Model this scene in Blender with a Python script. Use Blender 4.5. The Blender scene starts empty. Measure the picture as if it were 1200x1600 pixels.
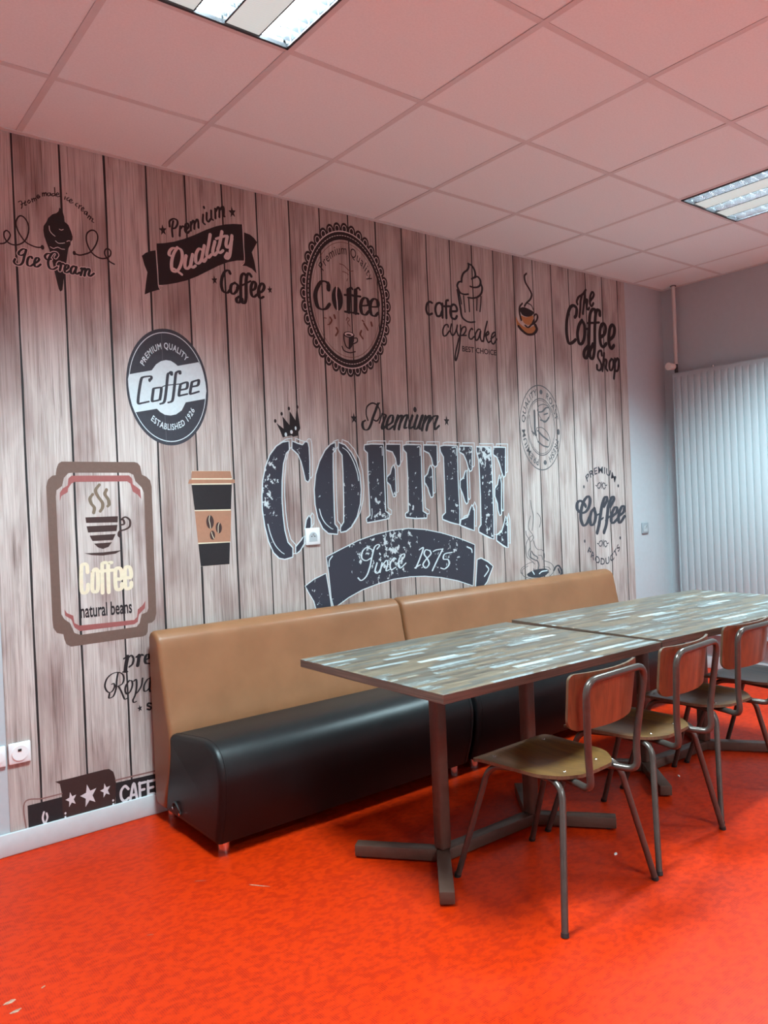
import bpy, bmesh, math, random
from mathutils import Vector, Matrix
from mathutils.geometry import tessellate_polygon

# ------------------------------------------------------------------ scene, camera, light
scene = bpy.context.scene
COL = scene.collection
PI = math.pi
H = 2.854                 # ceiling height
XC = 5.43                 # far wall with the radiator
XW, YB = -1.55, -5.90      # the two walls behind the camera

cam_data = bpy.data.cameras.new('camera')
cam = bpy.data.objects.new('camera', cam_data)
COL.objects.link(cam)
cam_data.sensor_fit = 'VERTICAL'
cam_data.sensor_height = 24.0
cam_data.lens = 24.0 * 1216.6 / 1600.0
cam_data.clip_start = 0.05
_r = Vector((0.78283, -0.620797, -0.042286))
_u = Vector((0.038541, -0.019451, 0.999068))
_f = Vector((0.621041, 0.78373, -0.0087))
m = Matrix((( _r.x, _u.x, -_f.x, 0), (_r.y, _u.y, -_f.y, -3.3232), (_r.z, _u.z, -_f.z, 1.3063), (0, 0, 0, 1)))
cam.matrix_world = m
scene.camera = cam

world = bpy.data.worlds.new('world')
scene.world = world
world.use_nodes = True
bg = world.node_tree.nodes['Background']
bg.inputs[0].default_value = (0.9, 0.95, 1.0, 1)
bg.inputs[1].default_value = 0.02

scene.view_settings.view_transform = 'Standard'
scene.view_settings.look = 'None'
scene.view_settings.gamma = 1.0
scene.view_settings.use_curve_mapping = False
scene.view_settings.exposure = 0.22
LAMP_POWER = 120.0         # watts of one ceiling luminaire
LAMP_COLOR = (0.64, 0.93, 1.0)
LAMP_CUT = (66.0, 36.0)   # louvre cut-off: nothing beyond the first angle from straight down, full inside the second
scene.cycles.glossy_bounces = 3
scene.cycles.max_bounces = 8

random.seed(7)

# ------------------------------------------------------------------ materials
def lin(c):
    c = c / 255.0
    return c / 12.92 if c <= 0.04045 else ((c + 0.055) / 1.055) ** 2.4
def rgb(r, g, b): return (lin(r), lin(g), lin(b), 1)
class NT:
    def __init__(s, name):
        s.m = bpy.data.materials.new(name); s.m.use_nodes = True
        s.t = s.m.node_tree; s.p = s.t.nodes['Principled BSDF']
    def n(s, typ, **kw):
        nd = s.t.nodes.new(typ)
        for k, v in kw.items():
            if k.startswith('i_'): nd.inputs[k[2:].replace('_', ' ')].default_value = v
            else: setattr(nd, k, v)
        return nd
    def l(s, a, b): s.t.links.new(a, b)
    def val(s, key, v): s.p.inputs[key].default_value = v
    def ramp(s, src, stops):
        r = s.n('ShaderNodeValToRGB'); e = r.color_ramp.elements
        e[0].position, e[0].color = stops[0]; e[1].position, e[1].color = stops[-1]
        for p, c in stops[1:-1]:
            k = e.new(p); k.color = c
        s.l(src, r.inputs[0]); return r
    def mix(s, fac, a, b, blend='MIX'):
        x = s.n('ShaderNodeMix', data_type='RGBA', blend_type=blend)
        for sock, v in ((x.inputs[0], fac), (x.inputs[6], a), (x.inputs[7], b)):
            if isinstance(v, (int, float, tuple)): sock.default_value = v
            else: s.l(v, sock)
        return x.outputs[2]
    def math(s, op, a, b=None, c=None):
        x = s.n('ShaderNodeMath', operation=op)
        for i, v in enumerate((a, b, c)):
            if v is None: continue
            if isinstance(v, (int, float)): x.inputs[i].default_value = v
            else: s.l(v, x.inputs[i])
        return x.outputs[0]
    def coords(s, scale=(1, 1, 1), loc=None):
        tc = s.n('ShaderNodeTexCoord'); mp = s.n('ShaderNodeMapping')
        mp.inputs['Scale'].default_value = scale
        s.l(tc.outputs['Object'], mp.inputs[0])
        if loc is not None: s.l(loc, mp.inputs['Location'])
        return mp.outputs[0]
    def noise(s, vec, scale, detail=3, rough=.55, dist=0):
        x = s.n('ShaderNodeTexNoise'); x.inputs['Scale'].default_value = scale
        x.inputs['Detail'].default_value = detail; x.inputs['Roughness'].default_value = rough
        x.inputs['Distortion'].default_value = dist
        s.l(vec, x.inputs['Vector']); return x.outputs[0]
    def bump(s, h, strength=.2, dist=.002):
        b = s.n('ShaderNodeBump'); b.inputs['Strength'].default_value = strength; b.inputs['Distance'].default_value = dist
        s.l(h, b.inputs['Height']); s.l(b.outputs[0], s.p.inputs['Normal'])

MATS = {}
def plain(name, col, rough=.5, metal=0.0, spec=.5, var=.06, scale=30):
    """one colour with a faint noise in it"""
    t = NT(name); v = t.noise(t.coords(), scale)
    dark = tuple(c * (1 - var) for c in col[:3]) + (1,); lite = tuple(min(1, c * (1 + var)) for c in col[:3]) + (1,)
    r = t.ramp(v, [(.3, dark), (.7, lite)]); t.l(r.outputs[0], t.p.inputs['Base Color'])
    t.val('Roughness', rough); t.val('Metallic', metal); t.val('Specular IOR Level', spec)
    MATS[name] = t.m; return t

plain('wall_paint', (.45, .49, .52, 1), .55, var=.02)
plain('white_paint', (.86, .89, .90, 1), .6, var=.02)
plain('trim_paint', (.56, .58, .60, 1), .45, var=.03)
plain('radiator_enamel', (.41, .46, .49, 1), .32, var=.01)
plain('tile_face', (.86, .96, .97, 1), .9, spec=.1, var=.03, scale=120)
plain('tee_metal', (.70, .73, .73, 1), .6, spec=.2, var=.02)
plain('dark_metal', (.035, .035, .04, 1), .4)
plain('brown_steel', (.090, .046, .033, 1), .40, spec=.4, var=.1)
plain('grey_tube', (.090, .070, .060, 1), .30, metal=.5, var=.12)
plain('chrome', (.75, .74, .73, 1), .14, metal=1.0, var=.03)
plain('aluminium', (.80, .84, .88, 1), .22, metal=1.0, var=.03)
plain('louvre_panel', (.55, .60, .60, 1), .45, var=.03)
plain('white_plastic', (.80, .81, .82, 1), .3, var=.01)
plain('grey_plastic', (.30, .34, .37, 1), .35, var=.02)
plain('socket_well', (.42, .46, .48, 1), .4, var=.02)
plain('rubber', (.012, .011, .011, 1), .6)
plain('mural_backing', (.018, .016, .017, 1), .55, spec=.3)
plain('paper', (.75, .74, .70, 1), .7)
plain('worn_backing', (.36, .19, .13, 1), .8, var=.5, scale=90)
plain('pipe_paint', (.62, .58, .56, 1), .4, var=.02)
plain('valve_plastic', (.85, .76, .70, 1), .4, var=.02)

INK = dict(ink=(.017, .014, .016), brown=(.020, .012, .013), slate=(.042, .044, .055), pale=(.58, .66, .69), rosy=(.60, .50, .48),
           rust=(.13, .05, .035), orange=(.40, .17, .06), seam=(.16, .16, .17), frame=(.135, .082, .066), redtrim=(.27, .085, .080),
           cocoa=(.045, .024, .022), khaki=(.16, .115, .080), cream=(.66, .57, .42), copper=(.34, .165, .105), coal=(.021, .018, .020),
           pencil=(.085, .088, .095), pinkish=(.64, .58, .60), rose=(.24, .13, .12))
for k, c in INK.items(): plain('print_' + k, c + (1,), .5, spec=.25, var=.05, scale=60)

def worn():
    t = NT('print_worn'); v = t.coords((1, 1, .75))
    big = t.noise(v, 2.6, 2); fine = t.noise(v, 34, 4, .65)
    s = t.math('ADD', t.math('MULTIPLY', big, .42), t.math('MULTIPLY', fine, .75))
    r = t.ramp(s, [(.683, (.036, .036, .050, 1)), (.70, (.56, .61, .63, 1))])
    t.l(r.outputs[0], t.p.inputs['Base Color']); t.val('Roughness', .5); t.val('Specular IOR Level', .25)
    MATS['print_worn'] = t.m
worn()

def plank_print():
    t = NT('plank_print')
    oi = t.n('ShaderNodeObjectInfo')
    off = t.n('ShaderNodeCombineXYZ')
    t.l(t.math('MULTIPLY', oi.outputs['Random'], 37.0), off.inputs[0]); t.l(t.math('MULTIPLY', oi.outputs['Random'], 91.0), off.inputs[2])
    v = t.coords((1, 1, 1), off.outputs[0])
    def sc(s3):
        mp = t.n('ShaderNodeMapping'); mp.inputs['Scale'].default_value = s3; t.l(v, mp.inputs[0]); return mp.outputs[0]
    grain = t.noise(sc((34, 1, 1.1)), 1.7, 6, .68, 1.4)
    lines = t.noise(sc((120, 1, .9)), 1.6, 4, .7, .8)
    blot = t.noise(sc((5.0, 1, 1.5)), 1.0, 3, .55, .3)
    c1 = t.ramp(grain, [(.25, rgb(150, 136, 131)), (.42, rgb(184, 174, 170)), (.60, rgb(206, 199, 196)), (.8, rgb(216, 211, 209))]).outputs[0]
    l2 = t.ramp(lines, [(.36, rgb(112, 97, 92)), (.44, (1, 1, 1, 1))]).outputs[0]
    c2 = t.mix(.62, c1, l2, 'MULTIPLY')
    b2 = t.ramp(blot, [(.32, rgb(186, 164, 163)), (.52, (1, 1, 1, 1))]).outputs[0]
    c3 = t.mix(.85, c2, b2, 'MULTIPLY')
    tone = t.ramp(oi.outputs['Random'], [(0, rgb(220, 209, 205)), (1, rgb(246, 242, 240))]).outputs[0]
    t.l(t.mix(1.0, c3, tone, 'MULTIPLY'), t.p.inputs['Base Color'])
    t.val('Roughness', .48); t.val('Specular IOR Level', .3)
    MATS['plank_print'] = t.m
plank_print()

def floor_mat():
    t = NT('floor_orange'); v = t.coords()
    sep = t.n('ShaderNodeSeparateXYZ'); t.l(v, sep.inputs[0])
    f = 2 * PI / .0085
    dots = t.math('MULTIPLY', t.math('SINE', t.math('MULTIPLY', t.math('ADD', sep.outputs[0], sep.outputs[1]), f * .7)),
                  t.math('SINE', t.math('MULTIPLY', t.math('SUBTRACT', sep.outputs[0], sep.outputs[1]), f * .7)))
    mp = t.n('ShaderNodeMapping'); mp.inputs['Scale'].default_value = (1.0, 1.5, 1); mp.inputs['Rotation'].default_value = (0, 0, .5); t.l(v, mp.inputs[0])
    mot = t.noise(mp.outputs[0], 34, 3, .6)
    big = t.noise(v, 2.0, 2)
    mask = t.ramp(mot, [(.44, (0, 0, 0, 1)), (.60, (1, 1, 1, 1))]).outputs[0]
    dd = t.ramp(dots, [(.05, (0, 0, 0, 1)), (.35, (1, 1, 1, 1))]).outputs[0]
    k = t.math('MULTIPLY', t.math('ADD', t.math('MULTIPLY', dd, .75), .25), mask)
    base = t.mix(big, (.46, .021, .0004, 1), (.52, .026, .0006, 1))
    t.l(t.mix(t.math('MULTIPLY', k, .95), base, (.25, .0065, .001, 1)), t.p.inputs['Base Color'])
    rr = t.noise(v, 3.0, 2)
    r2 = t.ramp(rr, [(.3, (.38, .38, .38, 1)), (.7, (.48, .48, .48, 1))]).outputs[0]
    t.l(r2, t.p.inputs['Roughness']); t.val('Specular IOR Level', .15)
    t.bump(dots, .10, .0006)
    MATS['floor_orange'] = t.m
floor_mat()

def leather(name, c0, c1, rough, bump=.25):
    t = NT(name); v = t.coords()
    a = t.noise(v, 6, 3); g = t.noise(v, 420, 2)
    t.l(t.ramp(a, [(.3, c0), (.7, c1)]).outputs[0], t.p.inputs['Base Color'])
    t.val('Roughness', rough); t.bump(g, bump, .0006); MATS[name] = t.m
leather('tan_leather', (.205, .084, .034, 1), (.25, .105, .045, 1), .46)
leather('black_leather', (.0045, .0043, .005, 1), (.007, .0065, .007, 1), .44, .12)
MATS['black_leather'].node_tree.nodes['Principled BSDF'].inputs['Specular IOR Level'].default_value = .32

def veneer(name, a, b, c, rough, axis):
    t = NT(name); sc = (9, 9, 9)
    sc = {'x': (1.5, 22, 22), 'y': (22, 1.5, 22), 'z': (22, 22, 1.6)}[axis]
    v = t.coords(sc); n1 = t.noise(v, 2.2, 4, .6, 1.2); n2 = t.noise(t.coords(), 5, 2)
    col = t.ramp(n1, [(.3, a), (.5, b), (.72, c)]).outputs[0]
    t.l(t.mix(.35, col, t.ramp(n2, [(.3, (.6, .55, .5, 1)), (.7, (1, 1, 1, 1))]).outputs[0], 'MULTIPLY'), t.p.inputs['Base Color'])
    t.val('Roughness', rough); t.val('Specular IOR Level', .5); t.val('Coat Weight', .25); t.val('Coat Roughness', .25)
    MATS[name] = t.m
veneer('seat_veneer', (.072, .031, .006, 1), (.125, .055, .010, 1), (.17, .078, .014, 1), .36, 'y')
veneer('back_veneer', (.12, .030, .010, 1), (.19, .048, .016, 1), (.25, .066, .022, 1), .40, 'z')
veneer('ply_edge', (.07, .036, .018, 1), (.11, .062, .032, 1), (.15, .088, .046, 1), .5, 'z')

def laminate():
    """printed strip pattern of reclaimed wood on the table tops"""
    t = NT('table_laminate'); v = t.coords()
    sep = t.n('ShaderNodeSeparateXYZ'); t.l(v, sep.inputs[0])
    row = t.math('FLOOR', t.math('DIVIDE', sep.outputs[1], .026))
    wn = t.n('ShaderNodeTexWhiteNoise', noise_dimensions='1D'); t.l(row, wn.inputs['W'])
    xs = t.math('DIVIDE', t.math('ADD', sep.outputs[0], t.math('MULTIPLY', wn.outputs[0], 3.7)), .185)
    cell = t.math('FLOOR', xs)
    cmb = t.n('ShaderNodeCombineXYZ'); t.l(cell, cmb.inputs[0]); t.l(row, cmb.inputs[1])
    w2 = t.n('ShaderNodeTexWhiteNoise', noise_dimensions='2D'); t.l(cmb.outputs[0], w2.inputs['Vector'])
    tone = t.ramp(w2.outputs[0], [(0, rgb(104, 92, 80)), (.20, rgb(126, 110, 92)), (.40, rgb(112, 106, 97)), (.58, rgb(134, 116, 96)), (.74, rgb(120, 119, 113)), (.89, rgb(156, 162, 162)), (.965, rgb(205, 214, 214))])
    tone.color_ramp.interpolation = 'CONSTANT'
    mp = t.n('ShaderNodeMapping'); mp.inputs['Scale'].default_value = (6, 46, 1); t.l(v, mp.inputs[0])
    grain = t.noise(mp.outputs[0], 1.6, 4, .6, .4)
    g = t.ramp(grain, [(.3, rgb(182, 174, 168)), (.55, (1, 1, 1, 1))]).outputs[0]
    c = t.mix(.85, t.mix(1.0, tone.outputs[0], (.72, .73, .74, 1), 'MULTIPLY'), g, 'MULTIPLY')
    mp2 = t.n('ShaderNodeMapping'); mp2.inputs['Scale'].default_value = (9, 34, 1); t.l(v, mp2.inputs[0])
    chips = t.noise(mp2.outputs[0], 2.4, 4, .7)
    isw = t.math('GREATER_THAN', w2.outputs[0], .70)
    wm = t.math('MULTIPLY', t.ramp(chips, [(.54, (0, 0, 0, 1)), (.60, (1, 1, 1, 1))]).outputs[0], t.math('MULTIPLY', isw, .42))
    c = t.mix(wm, c, rgb(178, 190, 192))
    gap = t.math('FRACT', t.math('DIVIDE', sep.outputs[1], .026))
    edge = t.math('LESS_THAN', gap, .05)
    t.l(t.mix(t.math('MULTIPLY', edge, .25), c, rgb(70, 60, 54)), t.p.inputs['Base Color'])
    t.val('Roughness', .34); t.val('Specular IOR Level', .5)
    MATS['table_laminate'] = t.m
    t = NT('laminate_edge'); mp = t.coords((3, 3, 160)); n = t.noise(mp, 1.6, 3)
    t.l(t.ramp(n, [(.3, (.055, .032, .024, 1)), (.5, (.10, .058, .042, 1)), (.7, (.15, .092, .066, 1))]).outputs[0], t.p.inputs['Base Color'])
    t.val('Roughness', .45); MATS['laminate_edge'] = t.m
laminate()

def glow(name, col, strength):
    t = NT(name); t.val('Base Color', (.8, .8, .8, 1)); t.val('Emission Color', col); t.val('Emission Strength', strength); MATS[name] = t.m
glow('lamp_tube', (.78, .95, 1.0, 1), 120.0)

def perforated():
    t = NT('perforated_sheet'); v = t.coords(); sep = t.n('ShaderNodeSeparateXYZ'); t.l(v, sep.inputs[0])
    f = 2 * PI / .006
    d = t.math('MULTIPLY', t.math('SINE', t.math('MULTIPLY', sep.outputs[0], f)), t.math('SINE', t.math('MULTIPLY', sep.outputs[1], f)))
    t.l(t.ramp(d, [(.35, (.62, .66, .64, 1)), (.55, (.20, .22, .22, 1))]).outputs[0], t.p.inputs['Base Color'])
    t.val('Roughness', .5); t.val('Emission Color', (.78, 1.0, .97, 1)); t.val('Emission Strength', .42); MATS['perforated_sheet'] = t.m   # faint glow put into the whole sheet, stands in for light leaking through
perforated()

# ------------------------------------------------------------------ mesh helpers
def link(name, me, mat=None, parent=None, loc=None):
    o = bpy.data.objects.new(name, me); COL.objects.link(o)
    if mat: 
        if not me.materials: me.materials.append(MATS[mat])
    if parent is not None: o.parent = parent
    if loc is not None: o.location = loc
    return o
def bm_mesh(bm, name, smooth=False, angle=None):
    bmesh.ops.recalc_face_normals(bm, faces=bm.faces)
    me = bpy.data.meshes.new(name); bm.to_mesh(me); bm.free()
    if smooth:
        for p in me.polygons: p.use_smooth = True
        if angle is not None: me.set_sharp_from_angle(angle=math.radians(angle))
    return me
def thing(name, label, cat, loc=(0, 0, 0), rz=0, group=None, kind=None):
    o = bpy.data.objects.new(name, None); COL.objects.link(o); o.empty_display_size = .05
    o.location = loc; o.rotation_euler = (0, 0, rz); tag(o, label, cat, group, kind); return o
def tag(o, label=None, cat=None, group=None, kind=None):
    if label: o['label'] = label
    if cat: o['category'] = cat
    if group: o['group'] = group
    if kind: o['kind'] = kind
    return o
def box(bm, c, s, rz=0, bev=0, seg=2):
    r = bmesh.ops.create_cube(bm, size=1.0); vs = r['verts']
    M = Matrix.Translation(c) @ Matrix.Rotation(rz, 4, 'Z') @ Matrix.Diagonal((s[0], s[1], s[2], 1))
    bmesh.ops.transform(bm, matrix=M, verts=vs)
    if bev:
        es = {e for v in vs for e in v.link_edges}
        bmesh.ops.bevel(bm, geom=list(es), offset=bev, segments=seg, profile=.5, affect='EDGES')
def boxo(name, c, s, mat, parent=None, rz=0, bev=0, seg=2):
    """a box whose mesh is centred on its own origin"""
    bm = bmesh.new(); box(bm, (0, 0, 0), s, 0, bev, seg)
    o = link(name, bm_mesh(bm, name, bool(bev), 40), mat, parent, c); o.rotation_euler = (0, 0, rz); return o
def boxm(x0, x1, y0, y1, z0, z1): return ((x0 + x1) / 2, (y0 + y1) / 2, (z0 + z1) / 2), (x1 - x0, y1 - y0, z1 - z0)
def cyl(bm, a, b, r, seg=16, r2=None):
    a, b = Vector(a), Vector(b); d = b - a
    q = Vector((0, 0, 1)).rotation_difference(d).to_matrix().to_4x4()
    bmesh.ops.create_cone(bm, cap_ends=True, segments=seg, radius1=r, radius2=r if r2 is None else r2, depth=d.length,
                          matrix=Matrix.Translation((a + b) / 2) @ q)
def catmull(pts, n=8, closed=False):
    pts = [Vector(p) for p in pts]; out = []; N = len(pts)
    if N < 3 and not closed: return pts
    rng = range(N) if closed else range(N - 1)
    for i in rng:
        if closed: p0, p1, p2, p3 = pts[i - 1], pts[i], pts[(i + 1) % N], pts[(i + 2) % N]
        else:
            p1, p2 = pts[i], pts[i + 1]
            p0 = pts[i - 1] if i else p1 * 2 - p2
            p3 = pts[i + 2] if i + 2 < N else p2 * 2 - p1
        for k in range(n):
            t = k / n; t2 = t * t; t3 = t2 * t
            out.append(.5 * ((2 * p1) + (p2 - p0) * t + (2 * p0 - 5 * p1 + 4 * p2 - p3) * t2 + (3 * p1 - p0 - 3 * p2 + p3) * t3))
    if not closed: out.append(pts[-1])
    return out
def fillet(pts, rad, n=6):
    """polyline with rounded corners"""
    pts = [Vector(p) for p in pts]; out = [pts[0]]
    for i in range(1, len(pts) - 1):
        a, b, c = pts[i - 1], pts[i], pts[i + 1]
        d1, d2 = (a - b), (c - b); r = min(rad[i] if isinstance(rad, (list, tuple)) else rad, d1.length * .48, d2.length * .48)
        p, q = b + d1.normalized() * r, b + d2.normalized() * r
        for k in range(n + 1):
            t = k / n; out.append((1 - t) ** 2 * p + 2 * t * (1 - t) * b + t * t * q)
    out.append(pts[-1]); return out
def tube(bm, path, r, seg=12):
    path = [Vector(p) for p in path]; rings = []
    t0 = (path[1] - path[0]).normalized(); up = Vector((0, 0, 1)) if abs(t0.z) < .9 else Vector((1, 0, 0))
    nrm = t0.cross(up).normalized()
    for i, p in enumerate(path):
        t = (path[min(i + 1, len(path) - 1)] - path[max(i - 1, 0)]).normalized()
        nrm = (nrm - t * nrm.dot(t)).normalized(); b = t.cross(nrm)
        rings.append([bm.verts.new(p + (nrm * math.cos(2 * PI * k / seg) + b * math.sin(2 * PI * k / seg)) * r) for k in range(seg)])
    for a, c in zip(rings, rings[1:]):
        for k in range(seg): bm.faces.new((a[k], a[(k + 1) % seg], c[(k + 1) % seg], c[k]))
    bm.faces.new(rings[0][::-1]); bm.faces.new(rings[-1])
def tubeo(name, path, r, mat, parent, seg=12):
    bm = bmesh.new(); tube(bm, path, r, seg); return link(name, bm_mesh(bm, name, True, 50), mat, parent)
def copy_tree(o, parent=None):
    c = o.copy(); COL.objects.link(c)
    if parent is not None: c.parent = parent
    for ch in o.children: copy_tree(ch, c)
    return c

# ------------------------------------------------------------------ room shell
T = .12
def struct(name, x0, x1, y0, y1, z0, z1, mat):
    c, s = boxm(x0, x1, y0, y1, z0, z1); o = boxo(name, c, s, mat); o['kind'] = 'structure'; return o
fl = struct('floor', XW - T, XC + T, YB - T, T, -.1, 0, 'floor_orange')
struct('wall_left', XW - T, XC + T, 0, T, 0, H + .25, 'wall_paint')
struct('wall_right', XC, XC + T, YB - T, 0, 0, H + .25, 'wall_paint')
struct('wall_near', XW - T, XC + T, YB - T, YB, 0, H + .25, 'white_paint')
struct('wall_back', XW - T, XW, YB, 0, 0, H + .25, 'white_paint')
def baseboard(name, x0, x1, y0, y1):
    c, s = boxm(x0, x1, y0, y1, 0, .088); o = boxo(name, c, s, 'trim_paint', None, 0, .004); o['kind'] = 'structure'; return o
baseboard('baseboard_left', XW, XC, -.014, 0)
baseboard('baseboard_right', XC - .014, XC, YB, -.014)
baseboard('baseboard_near', XW + .014, XC - .014, YB, YB + .014)
baseboard('baseboard_back', XW, XW + .014, YB + .014, -.014)

# ceiling: a slab above, lay-in tiles and tee bars below it
slab = struct('ceiling', XW - T, XC + T, YB - T, T, H + .20, H + .30, 'tile_face')
slab_c = slab.location
GX0, GY0, P6 = .845, -.487, .6
xs = [GX0 + P6 * k for k in range(-8, 9)]; xs = [XW] + [x for x in xs if XW + .05 < x < XC - .05] + [XC]
ys = [GY0 - P6 * k for k in range(-1, 12)]; ys = [0.0] + [y for y in ys if YB + .05 < y < -.05] + [YB]
FIX = [(1, 1), (6, 1), (1, 6), (6, 6)]      # luminaires: tile column, tile row; the rear pair is unseen, added as fill light
def fix_cell(ci, ri): return GX0 + P6 * (ci - 1), GY0 - P6 * ri
cells = {(round(fix_cell(a, b)[0], 3), round(fix_cell(a, b)[1], 3)) for a, b in FIX}
tile_cache = {}
for i in range(len(xs) - 1):
    for j in range(len(ys) - 1):
        if (round(xs[i], 3), round(ys[j], 3)) in cells: continue
        w, d = xs[i + 1] - xs[i] - .019, ys[j] - ys[j + 1] - .019
        key = (round(w, 3), round(d, 3))
        if key not in tile_cache:
            bm = bmesh.new(); box(bm, (0, 0, 0), (w, d, .016), 0, .003, 1)
            tile_cache[key] = bm_mesh(bm, 'ceiling_tile'); tile_cache[key].materials.append(MATS['tile_face'])
        o = link('ceiling_tile', tile_cache[key], None, slab)
        o.location = Vector(((xs[i] + xs[i + 1]) / 2, (ys[j] + ys[j + 1]) / 2, H + .0095 + random.uniform(-.0008, .0008))) - slab_c
        o.rotation_euler = (random.uniform(-.0012, .0012), random.uniform(-.0012, .0012), 0)
for x in xs[1:-1]:
    o = boxo('tee_bar', Vector((x, YB / 2, H + .0005)) - slab_c, (.024, -YB, .0015), 'tee_metal', slab)
for y in ys[1:-1]:
    o = boxo('tee_bar', Vector(((XW + XC) / 2, y, H + .001)) - slab_c, (XC - XW, .024, .0015), 'tee_metal', slab)
def trim(name, c, s):
    o = boxo(name, c, s, 'tee_metal'); o['kind'] = 'structure'; return o
trim('trim_1', ((XW + XC) / 2, -.012, H - .001), (XC - XW, .024, .003))
trim('trim_2', (XC - .012, YB / 2, H - .001), (.024, -YB - .048, .003))

# ------------------------------------------------------------------ ceiling luminaires
def louvre_light(ld):
    """angular distribution of a parabolic louvre: even light inside the cut-off angle, none outside"""
    ld.use_nodes = True; nt = ld.node_tree; em = nt.nodes['Emission']
    g = nt.nodes.new('ShaderNodeNewGeometry'); d = nt.nodes.new('ShaderNodeVectorMath'); d.operation = 'DOT_PRODUCT'
    nt.links.new(g.outputs['Normal'], d.inputs[0]); nt.links.new(g.outputs['Incoming'], d.inputs[1])
    ab = nt.nodes.new('ShaderNodeMath'); ab.operation = 'ABSOLUTE'; nt.links.new(d.outputs['Value'], ab.inputs[0])
    mr = nt.nodes.new('ShaderNodeMapRange'); mr.interpolation_type = 'SMOOTHSTEP'
    mr.inputs['From Min'].default_value = math.cos(math.radians(LAMP_CUT[0])); mr.inputs['From Max'].default_value = math.cos(math.radians(LAMP_CUT[1]))
    nt.links.new(ab.outputs[0], mr.inputs['Value']); nt.links.new(mr.outputs[0], em.inputs['Strength'])
def make_luminaire(x0, y0, label):
    """x0,y0 = corner of the tile cell; lamps run along y"""
    cx, cy = x0 + .3, y0 - .3
    root = thing('ceiling_luminaire', label, 'ceiling light', (cx, cy, H), 0, 'recessed louvre lights in the ceiling')
    a = .288
    bm = bmesh.new()
    for c, s in (((0, a - .005, .002), (2 * a, .010, .014)), ((0, -a + .005, .002), (2 * a, .010, .014)), ((a - .005, 0, .002), (.010, 2 * a, .014)), ((-a + .005, 0, .002), (.010, 2 * a, .014))): box(bm, c, s)
    link('frame', bm_mesh(bm, 'frame'), 'dark_metal', root)
    bm = bmesh.new()
    for c, s in (((0, 0, .098), (2 * a, 2 * a, .004)), ((0, a - .002, .053), (2 * a, .004, .09)), ((0, -a + .002, .053), (2 * a, .004, .09)), ((a - .002, 0, .053), (.004, 2 * a, .09)), ((-a + .002, 0, .053), (.004, 2 * a, .09))): box(bm, c, s)
    link('housing', bm_mesh(bm, 'housing'), 'aluminium', root)
    ch, pn = .102, .126; L = 2 * a - .02
    for k in (-1, 1):
        px = k * (ch + pn) / 2
        p = boxo('perforated_panel', (px, 0, .003), (pn - .006, L, .003), 'perforated_sheet', root)
        for e in (-1, 1): boxo('edge_strip', (e * (pn / 2 - .002), 0, .006), (.004, L, .016), 'dark_metal', p)
    blade = None
    for k in (-1, 0, 1):
        px = k * (ch + pn)
        bm = bmesh.new(); cyl(bm, (px, -L / 2 + .01, .060), (px, L / 2 - .01, .060), .013, 16)
        link('lamp_tube', bm_mesh(bm, 'lamp_tube', True, 40), 'lamp_tube', root)
        bm = bmesh.new()                                   # side reflectors of the louvre channel
        for e in (-1, 1):
            path = [(px + e * (ch / 2 - .002), .002), (px + e * (ch / 2 - .006), .030), (px + e * (ch / 2 - .022), .075), (px + e * .012, .092)]
            vs = [[bm.verts.new((q[0], yy, q[1])) for q in path] for yy in (-L / 2, L / 2)]
            for i in range(3): bm.faces.new((vs[0][i], vs[0][i + 1], vs[1][i + 1], vs[1][i]))
        link('reflector', bm_mesh(bm, 'reflector', True), 'aluminium', root)
        for j in range(10):
            yy = -L / 2 + L * (j + .5) / 10
            if blade is None:
                bm = bmesh.new(); v = [bm.verts.new(q) for q in ((-ch / 2 + .003, 0, .000), (ch / 2 - .003, 0, .000), (ch / 2 - .010, .004, .034), (-ch / 2 + .010, .004, .034), (ch / 2 - .010, -.004, .034), (-ch / 2 + .010, -.004, .034))]
                bm.faces.new((v[0], v[1], v[2], v[3])); bm.faces.new((v[1], v[0], v[5], v[4])); bm.faces.new((v[3], v[2], v[4], v[5])); bm.faces.new((v[1], v[4], v[2])); bm.faces.new((v[0], v[3], v[5]))
                blade = bm_mesh(bm, 'louvre_blade'); blade.materials.append(MATS['aluminium'])
            link('louvre_blade', blade, None, root, (px, yy, 0))
    ld = bpy.data.lights.new('lamp', 'AREA'); ld.shape = 'SQUARE'; ld.size = 2 * a - .03
    ld.energy = LAMP_POWER; ld.color = LAMP_COLOR; louvre_light(ld)
    lo = bpy.data.objects.new('lamp', ld); COL.objects.link(lo); lo.parent = root; lo.location = (0, 0, -.008)
    return root
LBL = ['louvred ceiling light at the top edge of the picture, nearest the camera', 'louvred ceiling light at the right picture edge, above the radiator end of the room',
       'added fill light, built as an unseen louvred ceiling light behind the camera', 'added fill light, built as an unseen louvred ceiling light to the right of the camera']
for (a, b), lb in zip(FIX, LBL): make_luminaire(*fix_cell(a, b), lb)

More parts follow.
